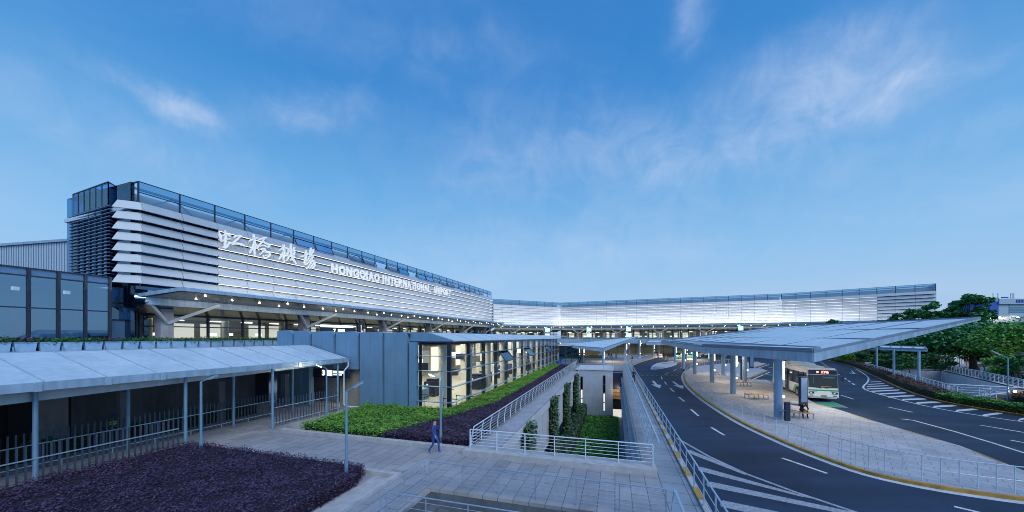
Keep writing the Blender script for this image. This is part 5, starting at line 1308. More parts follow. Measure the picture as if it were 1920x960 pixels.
# ================================================================ bus
def bus():
    L_, Wd, H_ = 11.4, 2.55, 3.15; x = Wd / 2; f = -L_ / 2; b = L_ / 2
    t = thing('city_bus', 'white city bus with a green stripe waiting under the canopy, route shown in red', 'bus')
    bm = bmesh.new(); bmesh.ops.create_cube(bm, size=1)
    bmesh.ops.scale(bm, vec=(Wd, L_, H_ - .32), verts=bm.verts); bmesh.ops.translate(bm, vec=(0, 0, .32 + (H_ - .32) / 2), verts=bm.verts)
    for v in bm.verts:
        if v.co.y < 0 and v.co.z > 2: v.co.y += .22
        if v.co.z > 2: v.co.x *= .95
    bmesh.ops.bevel(bm, geom=bm.edges[:], offset=.14, segments=3, affect='EDGES')
    me = bpy.data.meshes.new('body'); bm.to_mesh(me); bm.free(); body = link('body', me, 'bus_white', t)
    def fy(z): return f + .22 * max(0, min(1, (z - .46) / 2.5)) - .012   # front plane leans
    def sx(z): return x * (1 - .05 * max(0, min(1, (z - .46) / 2.5))) + .004
    def front(x0, x1, z0, z1, name, m, par=t, dp=.012, th=.02):
        mb = MB(); mb.hexa([(x0, fy(z0) - dp, z0), (x1, fy(z0) - dp, z0), (x1, fy(z0) + th, z0), (x0, fy(z0) + th, z0), (x0, fy(z1) - dp, z1), (x1, fy(z1) - dp, z1), (x1, fy(z1) + th, z1), (x0, fy(z1) + th, z1)]); return mb.build(name, m, par)
    def side(s, y0, y1, z0, z1, name, m, par=t, dp=.012):
        mb = MB(); mb.hexa([(s * (sx(z0) + dp), y0, z0), (s * (sx(z0) + dp), y1, z0), (s * (sx(z0) - .03), y1, z0), (s * (sx(z0) - .03), y0, z0), (s * (sx(z1) + dp), y0, z1), (s * (sx(z1) + dp), y1, z1), (s * (sx(z1) - .03), y1, z1), (s * (sx(z1) - .03), y0, z1)]); return mb.build(name, m, par)
    ws = front(-1.16, 1.16, 1.32, 2.52, 'windscreen', 'car_glass')
    front(-.75, -.72, 1.7, 2.3, 'grab_rail', 'bus_green', ws, .016, .0)
    front(.05, .95, 2.22, 2.34, 'sun_strip', 'road_green', ws, .016, .0)
    front(-.15, .65, 1.40, 1.46, 'dashboard_strip', 'wood', ws, .016, .0)
    dp = front(-1.14, 1.14, 2.56, 2.98, 'destination_display', 'navy')
    me = text_mesh('176', 1, .02, .05); fit_text(me, Vector((-.10, fy(2.68) - .03, 2.66)), Vector((1, 0, 0)), UP, .58, .24, Vector((0, -1, 0))); link('route_number', me, 'red_led', dp)
    mb = MB(); mb.box((-.50, fy(2.77) - .03, 2.70), (-.32, fy(2.77) - .015, 2.86)); mb.build('display_mark', 'red_led', dp)
    front(-1.20, 1.20, 1.02, 1.13, 'green_stripe', 'bus_green')
    front(-.2, .28, .50, .62, 'number_plate', 'yellow')
    for s in (-1, 1):
        lo, hi = (s * .72, s * 1.14) if s > 0 else (-1.14, -.72)
        hl = front(lo, hi, .74, .92, 'headlight', 'black_paint'); front((lo + hi) / 2 - .12, (lo + hi) / 2 + .02, .78, .88, 'lens', 'sign_white', hl, .02, 0)
        front(lo + .08, hi - .08, .55, .62, 'fog_light', 'black_paint')
        front(lo - .1 * s, hi - .2 * s, .95, .985, 'badge', 'seam')
        mb = MB(); mb.path([(s * 1.18, fy(2.7), 2.75), (s * 1.42, fy(2.7) - .22, 2.72), (s * 1.45, fy(2.7) - .24, 2.45)], .025, 6); ma = mb.build('mirror_arm', 'black_paint', t)
        mb = MB(); mb.box((s * 1.45 - .12, fy(2.4) - .32, 2.02), (s * 1.45 + .12, fy(2.4) - .20, 2.46)); mb.build('mirror', 'black_paint', ma)
        mb = MB(); mb.beam((s * .15, fy(1.30) - .035, 1.28), (s * .85, fy(1.36) - .035, 1.38), .03, .03); mb.build('wiper', 'black_paint', t)
        # side glass
        side(s, f + 1.75 if s < 0 else f + .6, b - .5, 1.38, 2.62, 'side_window', 'car_glass')
        mb = MB()
        for k in range(6): mb.beam((s * (sx(2) + .02), f + 2.6 + k * 1.45, 1.38), (s * (sx(2) + .0), f + 2.6 + k * 1.45, 2.62), .03, .07)
        mb.build('window_bar', 'black_paint', t)
        if s < 0:
            for y0 in (f + .45, f + 5.2):
                d_ = side(s, y0, y0 + 1.25, .42, 2.66, 'door', 'car_glass', t, .018)
                mb = MB(); mb.beam((s * (sx(.5) + .03), y0 + .62, .42), (s * (sx(2.6) + .03), y0 + .62, 2.66), .03, .06); mb.build('door_post', 'black_paint', d_)
        # green swoosh
        mb = MB(); arc = [(f + 1.9, .62), (f + 2.15, .95), (f + 2.5, 1.18), (f + 2.95, 1.26), (f + 3.35, 1.12), (f + 3.6, .8), (f + 3.7, .48)]
        if s > 0: arc = arc
        for i in range(len(arc) - 1):
            (ya, za), (yb, zb) = arc[i], arc[i + 1]; wa = .05 + .035 * i; wb = .05 + .035 * (i + 1)
            q = [(s * (sx(za) + .010), ya - wa, za), (s * (sx(zb) + .010), yb - wb, zb), (s * (sx(zb) + .010), yb + wb, zb), (s * (sx(za) + .010), ya + wa, za)]
            mb.add(q, [(0, 1, 2, 3)])
        mb.build('swoosh', 'bus_green', t)
        for y in (f + 2.75, b - 3.1):
            mb = MB(); mb.tube((s * (x - .30), y, .48), (s * (x + .015), y, .48), .48, n=22); ty = mb.build('wheel', 'tyre', t)
            mb = MB(); mb.tube((s * (x + .016), y, .48), (s * (x + .03), y, .48), .26, n=16); mb.build('rim', 'silver', ty)
            mb = MB()
            mb.tube((s * (x - .34), y, .52), (s * (x + .006), y, .52), .60, n=22); mb.build('wheel_arch', 'black_paint', t)
        side(s, f + .1, b - .1, .36, .44, 'skirt', 'seam', t, .008)
    bm = bmesh.new(); bmesh.ops.create_cube(bm, size=1); bmesh.ops.scale(bm, vec=(1.75, 4.6, .26), verts=bm.verts); bmesh.ops.translate(bm, vec=(0, .3, H_ + .10), verts=bm.verts)
    for v in bm.verts:
        if v.co.z > H_ + .1: v.co.y = .3 + (v.co.y - .3) * .82; v.co.x *= .85
    bmesh.ops.bevel(bm, geom=bm.edges[:], offset=.06, segments=2, affect='EDGES'); me = bpy.data.meshes.new('roof_unit'); bm.to_mesh(me); bm.free(); link('roof_unit', me, 'bus_white', t)
    mb = MB(); mb.box((.45, f + .75, H_ + .002), (.8, f + 1.0, H_ + .07)); mb.build('roof_marker', 'yellow', t)
    return t
bs = bus(); fl_ = P(38.45, 17.35); fr_ = P(39.3, 19.9); ax = (fr_ - fl_).normalized(); ang = R(-23)
fl_ = at(1514.5, 32.6); ax = Vector((math.cos(ang), math.sin(ang), 0)); back = Vector((-ax.y, ax.x, 0)); bs.location = fl_ + ax * 1.18 + back * 5.45 + UP * ROAD; bs.rotation_euler = (0, 0, ang); bs.scale = (.93, .95, 1)

# ================================================================ cars in the taxi queue
def car():
    t = thing('taxi', 'tmp', 'taxi', (0, 0, 0), 'taxis queueing under the canopies'); w = .86
    prof = [(-2.2, .30), (-2.25, .62), (-1.95, .80), (-1.05, .92), (-.45, 1.40), (.75, 1.43), (1.45, .98), (2.1, .95), (2.25, .62), (2.2, .30)]
    mb = MB(); n = len(prof)
    def sxw(z): return w if z < .95 else w - .16
    mb.add([(-sxw(z), y, z) for y, z in prof] + [(sxw(z), y, z) for y, z in prof], [tuple(range(n)), tuple(range(2 * n - 1, n - 1, -1))] + [(i, n + i, n + (i + 1) % n, (i + 1) % n) for i in range(n)])
    mb.build('body', 'white_car', t)
    mb = MB(); g = [(-.98, .97), (-.45, 1.36), (.72, 1.39), (1.36, 1.0)]
    for s in (-1, 1): mb.add([(s * (.875 - .16 * (z - .95) / .45), y, z) for y, z in g], [(0, 1, 2, 3)])
    mb.quad((-.72, -1.0, .98), (.72, -1.0, .98), (.62, -.50, 1.37), (-.62, -.50, 1.37)); mb.quad((-.72, 1.42, 1.02), (.72, 1.42, 1.02), (.62, .80, 1.40), (-.62, .80, 1.40))
    for q in range(8, 16): mb.v[q] = (mb.v[q][0], mb.v[q][1] + (-.012 if q < 12 else .012), mb.v[q][2] + .012)
    mb.build('window', 'car_glass', t)
    for s in (-1, 1):
        for y in (-1.35, 1.35):
            mb = MB(); mb.tube((s * .66, y, .31), (s * .88, y, .31), .31, n=16); wh = mb.build('wheel', 'tyre', t); mb = MB(); mb.tube((s * .881, y, .31), (s * .89, y, .31), .18, n=10); mb.build('rim', 'silver', wh)
        mb = MB(); mb.box((s * .66 - .14, -2.262, .60), (s * .66 + .14, -2.2, .74)); mb.build('headlight', 'sign_lit', t)
    mb = MB(); mb.box((-.22, -.1, 1.432), (.22, .12, 1.58)); mb.build('roof_sign', 'sign_green', t)
    return t
c0_ = car()
spots = [(1283, 672.2, 'green_paint', 'green taxi at the front of the queue facing the road', 75), (1297, 671.5, 'blue_paint', 'bright blue taxi beside the front green one', 28), (1278, 663.5, 'white_car', 'pale taxi with a lit roof sign behind the green one', 75), (1302, 664, 'red_paint', 'dark red taxi behind the blue one', 50), (1312, 667.2, 'white_car', 'white taxi right of the red one', 40), (1321, 664.5, 'blue_paint', 'deep blue taxi at the right end of the queue', 40), (1318, 660.5, 'red_paint', 'red taxi far back in the queue', 40), (1308, 659.5, 'silver', 'silver taxi far back beside the red one', 45), (1326, 660, 'white_car', 'white taxi farthest right, half hidden by the island railing', 40), (1249, 662.5, 'suit', 'black car waiting left of the taxi queue', 80)]
for i, (px, py, m_, lab, rz) in enumerate(spots):
    t = c0_ if i == 0 else dup_tree(c0_)
    q = G(px, py, ROAD); t.location = q; t.rotation_euler = (0, 0, R(rz)); t['label'] = lab
    if m_ == 'suit': t['category'] = 'car'
    for c in t.children:
        c.matrix_parent_inverse = Matrix()
        if c.name.startswith('body'):
            c.material_slots[0].link = 'OBJECT'; c.material_slots[0].material = MATS[m_]
    for c in t.children:
        for g_ in c.children: g_.matrix_parent_inverse = Matrix()

# ================================================================ island furniture
def bench():
    t = thing('bench', 'tmp', 'bench', (0, 0, 0), 'flat timber benches on the bus island')
    mb = MB()
    for k in range(6): mb.box((-.9, -.42 + k * .145, .40), (.9, -.30 + k * .145, .44))
    mb.build('seat', 'wood', t)
    mb = MB()
    for x in (-.85, 0, .85):
        mb.box((x - .03, -.40, .34), (x + .03, .42, .397))
    mb.build('frame', 'pole', t)
    for x in (-.85, 0, .85):
        for y in (-.38, .38):
            mb = MB(); mb.box((x - .03, y - .03, 0), (x + .03, y + .03, .338)); mb.build('leg', 'pole', t)
    return t
b0 = bench()
for i, (px, py, rz, lab) in enumerate([(1418, 747, -8, 'timber bench out in the open between the first two columns'), (1391, 723, -8, 'timber bench just behind the second column from the near end'), (1344, 702.5, -8, 'timber bench between the far columns of the canopy'), (1494, 783, -14, 'timber bench under the seated man in black'), (1372, 727.0, -8, 'timber bench mostly hidden by the second column')]):
    if i == 4: continue
    t = b0 if i == 0 else dup_tree(b0)
    t.location = G(px, py, .021); t.rotation_euler = (0, 0, R(rz)); t['label'] = lab
    for c in t.children: c.matrix_parent_inverse = Matrix()
def pylon(px, py, w_, h, label, rz=0):
    q = G(px, py, .021); t = thing('information_pylon', label, 'information board', q, 'dark information boards on the bus island')
    M_ = Matrix.Rotation(R(rz), 4, 'Z'); mb = MB(); mb.box((-w_ / 2, -.12, .0), (w_ / 2, .12, .12)); mb.v = [tuple(M_ @ Vector(v) + q) for v in mb.v]; mb.build('base', 'black_paint', t)
    mb = MB(); mb.box((-w_ / 2, -.09, .122), (w_ / 2, .09, h)); mb.v = [tuple(M_ @ Vector(v) + q) for v in mb.v]; mb.build('board', 'navy', t)
    mb = MB(); mb.box((-w_ / 2 + .06, -.095, .35), (w_ / 2 - .06, -.091, h - .1)); mb.v = [tuple(M_ @ Vector(v) + q) for v in mb.v]; mb.build('face', 'fin_blue', t)
pylon(1506, 761, .78, 2.55, 'near dark information board in front of the parked bus', 12)
pylon(1394, 711.5, .85, 2.75, 'dark information board at the tip of the first striped bay kerb', 10)
pylon(1409, 690.5, .85, 2.7, 'dark information board at the tip of the second striped bay kerb', 10)
pylon(1374, 694, .9, 2.6, 'far dark information board between the canopy columns', 10)
t = thing('litter_bin', 'slim dark post sign beside the seated man', 'sign post', G(1476, 789, .021))
q = G(1476, 789, .021); mb = MB(); mb.box((q.x - .17, q.y - .08, .021), (q.x + .17, q.y + .08, 1.35)); mb.build('panel', 'navy', t); mb = MB(); mb.box((q.x - .6, q.y - .05, .74), (q.x + .6, q.y + .35, .78)); mb.build('shelf', 'fin_blue', t)
for i, (px, py) in enumerate([(1247, 675), (1254, 678), (1248.5, 671)]):
    t = thing('bollard', 'red and white striped bollard by the lay-by island', 'bollard', G(px, py, ROAD), 'striped bollards by the lay-by')
    q = G(px, py, ROAD)
    mb = MB(); mb.tube(q, q + UP * .85, .12, n=10); mb.build('post', 'white_paint', t)
    mb = MB(); mb.tube(q + UP * .25, q + UP * .42, .125, n=10); mb.tube(q + UP * .6, q + UP * .74, .125, n=10); mb.build('stripe', 'red_paint', t)
for px, py, lab in ((1228, 671, 'white barrier box left of the two by the lay-by'), (1238, 670, 'white barrier box right of the two by the lay-by')):
    q = G(px, py, ROAD); t = thing('barrier_box', lab, 'barrier', q)
    mb = MB(); mb.hexa([q + Vector(v) for v in ((-.6, -.3, 0), (.6, -.3, 0), (.6, .3, 0), (-.6, .3, 0), (-.5, -.12, 1), (.5, -.12, 1), (.5, .12, 1), (-.5, .12, 1))]); mb.build('block', 'white_paint', t)
    mb = MB(); mb.box((q.x - .58, q.y - .262, .45), (q.x + .58, q.y - .252, .6)); mb.build('stripe', 'red_paint', t)
t = thing('brick_planter', 'low brick planter with green shrubs on the forecourt', 'planter', at(1098, 100))
q = at(1098, 100); mb = MB(); mb.box((q.x - 5, q.y, .001), (q.x + 3.5, q.y + 1.0, 2.0)); mb.box((q.x - 6, q.y - 2.6, .001), (q.x + 5, q.y - 2.4, .45)); mb.build('wall', 'brickwork', t)
p_ = np.column_stack([q.x - 6 + 11 * nr.random(900), q.y - 2.3 + 2.2 * nr.random(900), .3 + .6 * nr.random(900)]); link('foliage', leaf_mesh('foliage', p_, .4), 'green_leaf', t)
for px, py, lab in ((1047, 688.5, 'blue cycle rack left of the vestibule'), (1052.5, 687, 'blue cycle rack right beside the vestibule')):
    t = thing('cycle_rack', lab, 'rack', G(px, py)); q = G(px, py); mb = MB()
    for k in range(3): mb.path([q + Vector((k * .4 - .4, 0, 0)), q + Vector((k * .4 - .4, .1, 1.0)), q + Vector((k * .4 - .1, .15, 1.15)), q + Vector((k * .4, .1, .9)), q + Vector((k * .4, 0, 0))], .06, 6)
    mb.build('hoop', 'office_blue', t)

# ================================================================ people
def person(label, base, face, mats, pose=None, group=None, hair=True):
    """skinned figure; local +Y is forward. mats: skin, top, legs, shoe"""
    J = dict(pel=(0, 0, .93), wai=(0, 0, 1.08), che=(0, .0, 1.30), nec=(0, -.01, 1.46), hd0=(0, .015, 1.55), hd1=(0, .02, 1.66), nose=(0, .115, 1.60),
             shL=(-.17, 0, 1.40), elL=(-.23, -.04, 1.13), wrL=(-.22, .05, .90), haL=(-.215, .075, .83), shR=(.17, 0, 1.40), elR=(.23, -.02, 1.13), wrR=(.22, .08, .90), haR=(.215, .105, .83),
             hiL=(-.095, 0, .90), knL=(-.10, .03, .49), anL=(-.10, -.01, .08), toL=(-.11, .15, .035), hiR=(.095, 0, .90), knR=(.10, .03, .49), anR=(.10, -.01, .08), toR=(.11, .15, .035))
    if pose: J.update(pose)
    rad = dict(pel=.125, wai=.115, che=.135, nec=.058, hd0=.082, hd1=.088, nose=.014, shL=.07, shR=.07, elL=.045, elR=.045, wrL=.032, wrR=.032, haL=.036, haR=.036, hiL=.095, hiR=.095, knL=.062, knR=.062, anL=.042, anR=.042, toL=.035, toR=.035)
    reg = dict(pel='l', wai='t', che='t', nec='s', hd0='s', hd1='s', nose='s', shL='t', shR='t', elL='t', elR='t', wrL='s', wrR='s', haL='s', haR='s', hiL='l', hiR='l', knL='l', knR='l', anL='l', anR='l', toL='f', toR='f')
    E_ = [('pel', 'wai'), ('wai', 'che'), ('che', 'nec'), ('nec', 'hd0'), ('hd0', 'hd1'), ('hd0', 'nose'), ('che', 'shL'), ('shL', 'elL'), ('elL', 'wrL'), ('wrL', 'haL'), ('che', 'shR'), ('shR', 'elR'), ('elR', 'wrR'), ('wrR', 'haR'), ('pel', 'hiL'), ('hiL', 'knL'), ('knL', 'anL'), ('anL', 'toL'), ('pel', 'hiR'), ('hiR', 'knR'), ('knR', 'anR'), ('anR', 'toR')]
    for s in 'LR':   # five fingers per hand
        h = Vector(J['ha' + s]); w_ = Vector(J['wr' + s]); d = (h - w_).normalized(); sd_ = Vector((0, 1, 0)) - d * d.y
        sd_ = sd_.normalized() if sd_.length > .1 else Vector((0, 0, 1))
        for k, ln in enumerate((.075, .085, .08, .06)):
            nm = 'f%s%d' % (s, k); J[nm] = tuple(h + d * ln + sd_ * (.030 - .02 * k)); rad[nm] = .009; reg[nm] = 's'; E_.append(('ha' + s, nm))
        nm = 'th' + s; J[nm] = tuple(w_ + d * .05 + sd_ * .055); rad[nm] = .010; reg[nm] = 's'; E_.append(('wr' + s, nm))
    ks = list(J); me = bpy.data.meshes.new('body'); me.from_pydata([J[k] for k in ks], [(ks.index(a), ks.index(b)) for a, b in E_], [])
    o = bpy.data.objects.new('body', me); COL.objects.link(o); o.modifiers.new('Skin', 'SKIN'); sv = me.skin_vertices[0].data
    for i, k in enumerate(ks): sv[i].radius = (rad[k], rad[k] * (.72 if k in ('pel', 'wai', 'che') else 1)); sv[i].use_root = (k == 'pel')
    sm = o.modifiers.new('Sub', 'SUBSURF'); sm.levels = sm.render_levels = 1
    dg = bpy.context.evaluated_depsgraph_get(); dg.update(); m2 = bpy.data.meshes.new_from_object(o.evaluated_get(dg)); bpy.data.objects.remove(o); bpy.data.meshes.remove(me)
    m2.name = 'body'; m2.materials.clear()
    for k in mats: m2.materials.append(MATS[k])
    ix = dict(s=0, t=1, l=2, f=3); jp = [(Vector(J[a]), Vector(J[b]), reg[a], reg[b]) for a, b in E_]
    for p in m2.polygons:
        c = p.center; best = (9, 's')
        for a, b, ra, rb in jp:
            d = b - a; tt = max(0, min(1, (c - a).dot(d) / max(d.length_squared, 1e-9))); ds = (a + d * tt - c).length
            if ds < best[0]: best = (ds, ra if tt < (.5 if ra != 't' or rb != 's' else .85) else rb)
        p.material_index = ix[best[1]]; p.use_smooth = True
    t = thing('person', label, 'person', (0, 0, 0), group); link('body', m2, None, t)
    if hair:
        hb = MB(); a, b = Vector(J['hd0']), Vector(J['hd1']); up = (b - a).normalized(); fw = (Vector(J['nose']) - a); fw = (fw - up * fw.dot(up)).normalized()
        hb.ball(b + up * .015 - fw * .025, .098, 12, 1, 1, .92); hb.build('hair', 'hair', t, smooth=True)
    t.location = base; t.rotation_euler = (0, 0, face); return t
walk = dict(knL=(-.09, .20, .52), anL=(-.09, .22, .10), toL=(-.09, .36, .07), knR=(.09, -.02, .48), anR=(.09, -.26, .13), toR=(.09, -.15, .035), elL=(-.22, -.12, 1.14), wrL=(-.20, -.10, .91), haL=(-.20, -.09, .84), elR=(.22, .03, 1.13), wrR=(.21, .17, .93), haR=(.21, .20, .87))
fa = lambda v: math.atan2(-v.x, v.y)
person('person in a dark suit walking along the raised walkway', P(47.6, 2.35, .004), fa(-A), ['skin', 'suit', 'suit', 'suit'], walk)
wk = person('person in blue work clothes and cap with a bright chest band by the purple bed', P(15.75, -8.95, .0), fa(B), ['skin', 'blue_cloth', 'blue_cloth', 'grey_cloth'], walk, hair=False)
hb = MB(); hb.ball((0, .01, 1.70), .10, 12, 1, 1.05, .75); hb.box((-.08, .08, 1.675), (.08, .20, 1.69)); hb.build('cap', 'blue_cloth', wk, smooth=True)
hb = MB()
for z in (1.16, 1.27):
    n_ = 16; vs = [(.175 * math.cos(2 * math.pi * i / n_), .125 * math.sin(2 * math.pi * i / n_) - .003, z + dz) for dz in (0, .05) for i in range(n_)]
    hb.add(vs, [(i, (i + 1) % n_, n_ + (i + 1) % n_, n_ + i) for i in range(n_)])
hb.build('reflective_band', 'hivis', wk)
sit = dict(pel=(0, 0, .55), wai=(0, .06, .70), che=(0, .20, .88), nec=(0, .34, .98), hd0=(0, .43, .98), hd1=(0, .53, .95), nose=(0, .46, .88), shL=(-.18, .24, .96), elL=(-.24, .38, .68), wrL=(-.09, .52, .60), haL=(-.03, .56, .58), shR=(.18, .24, .96), elR=(.24, .38, .68), wrR=(.09, .50, .58), haR=(.03, .55, .56),
           hiL=(-.10, .02, .54), knL=(-.16, .44, .53), anL=(-.15, .42, .09), toL=(-.17, .57, .035), hiR=(.10, .02, .54), knR=(.16, .44, .53), anR=(.16, .50, .09), toR=(.19, .64, .035))
person('person in black sitting bent forward on the bench by the near column', G(1498, 781, .02) + Vector((.1, -.1, -.0)), R(168), ['skin', 'suit', 'suit', 'suit'], sit)
for px, py, tp, lg, lab in [(1140.5, 671, 'red_cloth', 'suit', 'person in a red top, leftmost of the distant walking group'), (1143.5, 671, 'grey_cloth', 'suit', 'person in grey in the middle of the distant walking group'), (1147, 672.5, 'suit', 'blue_cloth', 'person in dark clothes, right of the distant walking group'), (1155, 673.5, 'grey_cloth', 'suit', 'person in grey walking alone to the right of the distant group'), (1088.5, 681, 'suit', 'suit', 'person in black standing by the vestibule corner'), (1232, 668.5, 'suit', 'suit', 'person in black between the white barrier boxes'), (1185.5, 682, 'suit', 'blue_cloth', 'person in dark clothes at the far end of the walkway')]:
    person(lab, G(px, py, 0), R(rng.choice((170, 20, 200))), ['skin', tp, lg, 'suit'], walk if px < 1160 else None)

# ================================================================ trees, shrubs, things in the park
def tree(name, label, px, Y, ytop, wpx, m='tree_leaf', n=5000, base_z=0.04, crown=.62, leaf=.42, seed=1, trunk=.2, flat=.6, clumps=20, cat='tree', group=None):
    r = np.random.default_rng(seed); H_ = EYE + (632 - ytop) / F * Y; R_ = wpx / 2 / F * Y; q = at(px, Y, base_z)
    t = thing(name, label, cat, q, group)
    mb = MB(); top = q + Vector((r.normal() * .3, r.normal() * .3, H_ * .72))
    mid = q.lerp(top, .45) + Vector((r.normal() * .12, r.normal() * .12, 0))
    mb.tube(q, mid, trunk, trunk * .72, 9); mb.tube(mid, top, trunk * .72, trunk * .3, 8)
    cs = []
    for k in range(clumps):
        a = 2 * math.pi * (k / clumps) + r.random() * .8; rr = R_ * (.12 + .70 * r.random() ** .8); zz_ = H_ * (1 - crown) + H_ * crown * (.22 + .66 * r.random())
        if k == 0: rr = 0; zz_ = H_ - R_ * flat * .25
        c = q + Vector((math.cos(a) * rr, math.sin(a) * rr, zz_)); cr_ = R_ * (.17 + .17 * r.random()); cs.append((c, cr_))
        b_ = q.lerp(top, min(1, .45 + .5 * r.random())); mb.tube(b_, c, trunk * .35, trunk * .1, 6)
    mb.build('trunk', 'bark', t)
    pts = []; per = n // clumps
    for c, cr_ in cs:
        d = r.normal(size=(per, 3)); d /= np.linalg.norm(d, axis=1)[:, None]; rad_ = cr_ * (.25 + .95 * r.random(per) ** .6)
        d[:, 2] *= flat; p = np.array(c) + d * rad_[:, None] + r.normal(size=(per, 3)) * .08 * cr_; pts.append(p)
    pts = np.concatenate(pts); pts = pts[pts[:, 2] > base_z + .25]
    link('crown', leaf_mesh('crown', pts, leaf, .25, asp=.7), m, t); return t
tree('pine_tree', 'rounded dark tree left of the tallest group behind the canopy wing', 1707, 88, 580, 58, n=4200, leaf=.6, seed=3)
tree('pine_tree', 'narrow cloud shaped tree between the small rounded tree and the tall one', 1752, 92, 566, 40, n=4200, leaf=.6, seed=4, crown=.55)
tree('pine_tree', 'tallest cloud shaped tree above the tip of the canopy wing', 1815, 92, 551, 58, n=6500, leaf=.65, seed=5, crown=.58, clumps=26, trunk=.35)
tree('pine_tree', 'dark low tree just left of the tallest tree', 1785, 97, 576, 46, n=4200, leaf=.65, seed=6)
tree('pine_tree', 'small outlying tree crown right of the tallest tree before the blue building', 1852, 95, 571, 24, n=2200, leaf=.55, seed=8, crown=.4)
tree('park_tree', 'broad dark tree with a thick trunk by the barrier posts', 1826, 64, 606, 180, n=9000, leaf=.5, seed=9, trunk=.55, clumps=30, crown=.66)
tree('park_tree', 'leafy tree spreading under the tip of the canopy wing', 1757, 66, 618, 150, n=7500, leaf=.48, seed=10, trunk=.3, clumps=26, crown=.75)
tree('park_tree', 'bright green tree in the front right of the park', 1885, 52, 612, 150, m='lime_leaf', n=7500, leaf=.42, seed=11, trunk=.28, clumps=26, crown=.6)
tree('park_tree', 'dark green tree cut by the right edge of the view', 1940, 58, 604, 140, n=7000, leaf=.45, seed=12, trunk=.4, clumps=26, crown=.68)
tree('park_tree', 'deep green tree filling in behind the thick trunked one', 1872, 84, 604, 120, n=6000, leaf=.6, seed=13, trunk=.35, clumps=26, crown=.8)
tree('park_tree', 'loose tree standing behind the small shelter', 1700, 72, 634, 96, n=4500, leaf=.45, seed=14, trunk=.2, crown=.9)
tree('far_tree', 'small tree top peeping over the bus canopy roof left', 1563, 96, 600, 30, n=1600, leaf=.5, seed=15, crown=.4)
tree('far_tree', 'small tree top peeping over the bus canopy roof right', 1650, 94, 602, 22, n=1200, leaf=.5, seed=16, crown=.4)
for i, (px, Y, yt, w_, m_, lab) in enumerate([(1658, 60, 664, 46, 'dark_leaf', 'dark round bush behind the ramp under the canopy wing'), (1706, 57, 664, 60, 'dark_leaf', 'dark wide bush behind the far ramp railing'), (1752, 60, 664, 60, 'dark_leaf', 'dark bush beside the thick tree trunk'), (1586, 78, 655, 40, 'green_leaf', 'bright bush at the far end of the roadside hedge'), (1622, 70, 662, 44, 'dark_leaf', 'dark bush where the roadside hedge begins'), (1880, 47, 668, 60, 'lime_leaf', 'light green bush in the park on the right'), (1915, 45, 672, 60, 'dark_leaf', 'dark bush at the right edge of the park')]):
    tree('bush', lab, px, Y, yt, w_, m=m_, n=2200, leaf=.32, seed=40 + i, crown=.98, trunk=.06, flat=.75, clumps=10, cat='bush')
def offs(pts, d):
    out = []
    for i, p in enumerate(pts):
        a = pts[max(i - 1, 0)]; b = pts[min(i + 1, len(pts) - 1)]; t = (b - a).normalized(); out.append(p + Vector((-t.y, t.x, 0)) * d)
    return out
hk = resample(smooth_line([G(x, y) for x, y in [(1560, 678), (1600, 688), (1650, 711.5), (1700, 734.5), (1742, 748)]], 1), 2.0)
bed('roadside_hedge', 'russet tinted clipped hedge between the right kerb and the ramp railing', 'hedge', offs(hk, .5) + offs(hk, 2.1)[::-1], .75, 9000, .17, 'red_leaf', 'hedge_core', z0=.03)
hk2 = resample(smooth_line([G(x, y) for x, y in [(1742, 748), (1817, 763), (1920, 779), (2000, 790)]], 1), 1.5)
bed('roadside_hedge', 'loose green hedge along the right kerb towards the view edge', 'hedge', offs(hk2, .45) + offs(hk2, 2.0)[::-1], .6, 9000, .16, 'lime_leaf', 'hedge_core', z0=.03)
bed('roadside_hedge', 'russet clipped hedge behind the street lamp on the right', 'hedge', [G(1898, 757), G(1990, 768), G(1990, 757), G(1898, 748)], .8, 3000, .15, 'red_leaf', 'hedge_core', z0=.03)
bed('park_shrubs', 'low dark shrubs covering the far park verge', 'shrubs', [G(1540, 672), G(1612, 689), G(1765, 690), G(1800, 676), G(1900, 664), G(1640, 656), G(1560, 660)], .6, 14000, .4, 'dark_leaf', 'hedge_core', z0=.03)
# shelter
SHc = [at(1650, 50, 4.42), at(1738, 44, 4.42), at(1733, 48.5, 4.6), at(1652, 56, 4.6)]
canopy('ramp_shelter', 'small flat canopy on slim posts above the sunken ramp', [SHc], [.3], [], seams=[(SHc[0].lerp(SHc[1], k / 4), SHc[3].lerp(SHc[2], k / 4)) for k in (1, 2, 3)])
SHt = [o for o in COL.objects if o.name == 'ramp_shelter'][0]
for px, Y in ((1644, 57), (1676, 47.5), (1723, 42)):
    q = at(px, Y, -3); mb = MB(); mb.tube(q, Vector((q.x, q.y, 4.3)), .13, n=10); mb.build('post', 'column', SHt); mb = MB(); mb.beam(Vector((q.x, q.y, 4.25)), Vector((q.x - 1.2, q.y + 1.5, 4.3)), .1, .1); mb.build('bracket', 'column', SHt)
t = thing('flag_pole', 'slim pale mast rising from behind the bus canopy roof', 'pole', at(1492.5, 100)); q = at(1492.5, 100); mb = MB(); mb.tube(q, q + UP * 13.5, .12, .07, 8); mb.build('shaft', 'white_paint', t)
t = thing('park_post', 'pale slim post near the lit wall in the park', 'pole', G(1774, 688)); q = G(1774, 688, .03); mb = MB(); mb.tube(q, q + UP * 5.6, .09, n=8); mb.build('shaft', 'column', t)
for px, py, lab in ((1827, 690, 'red and white barrier post right of the thick trunk'), (1812, 688, 'red and white barrier post left of the thick trunk')):
    q = G(px, py, .05); t = thing('barrier_post', lab, 'post', q)
    for k in range(8):
        mb = MB(); mb.tube(q + UP * (.3 * k), q + UP * (.3 * k + .298), .06, n=8); mb.build('band', 'red_paint' if k % 2 else 'white_paint', t)
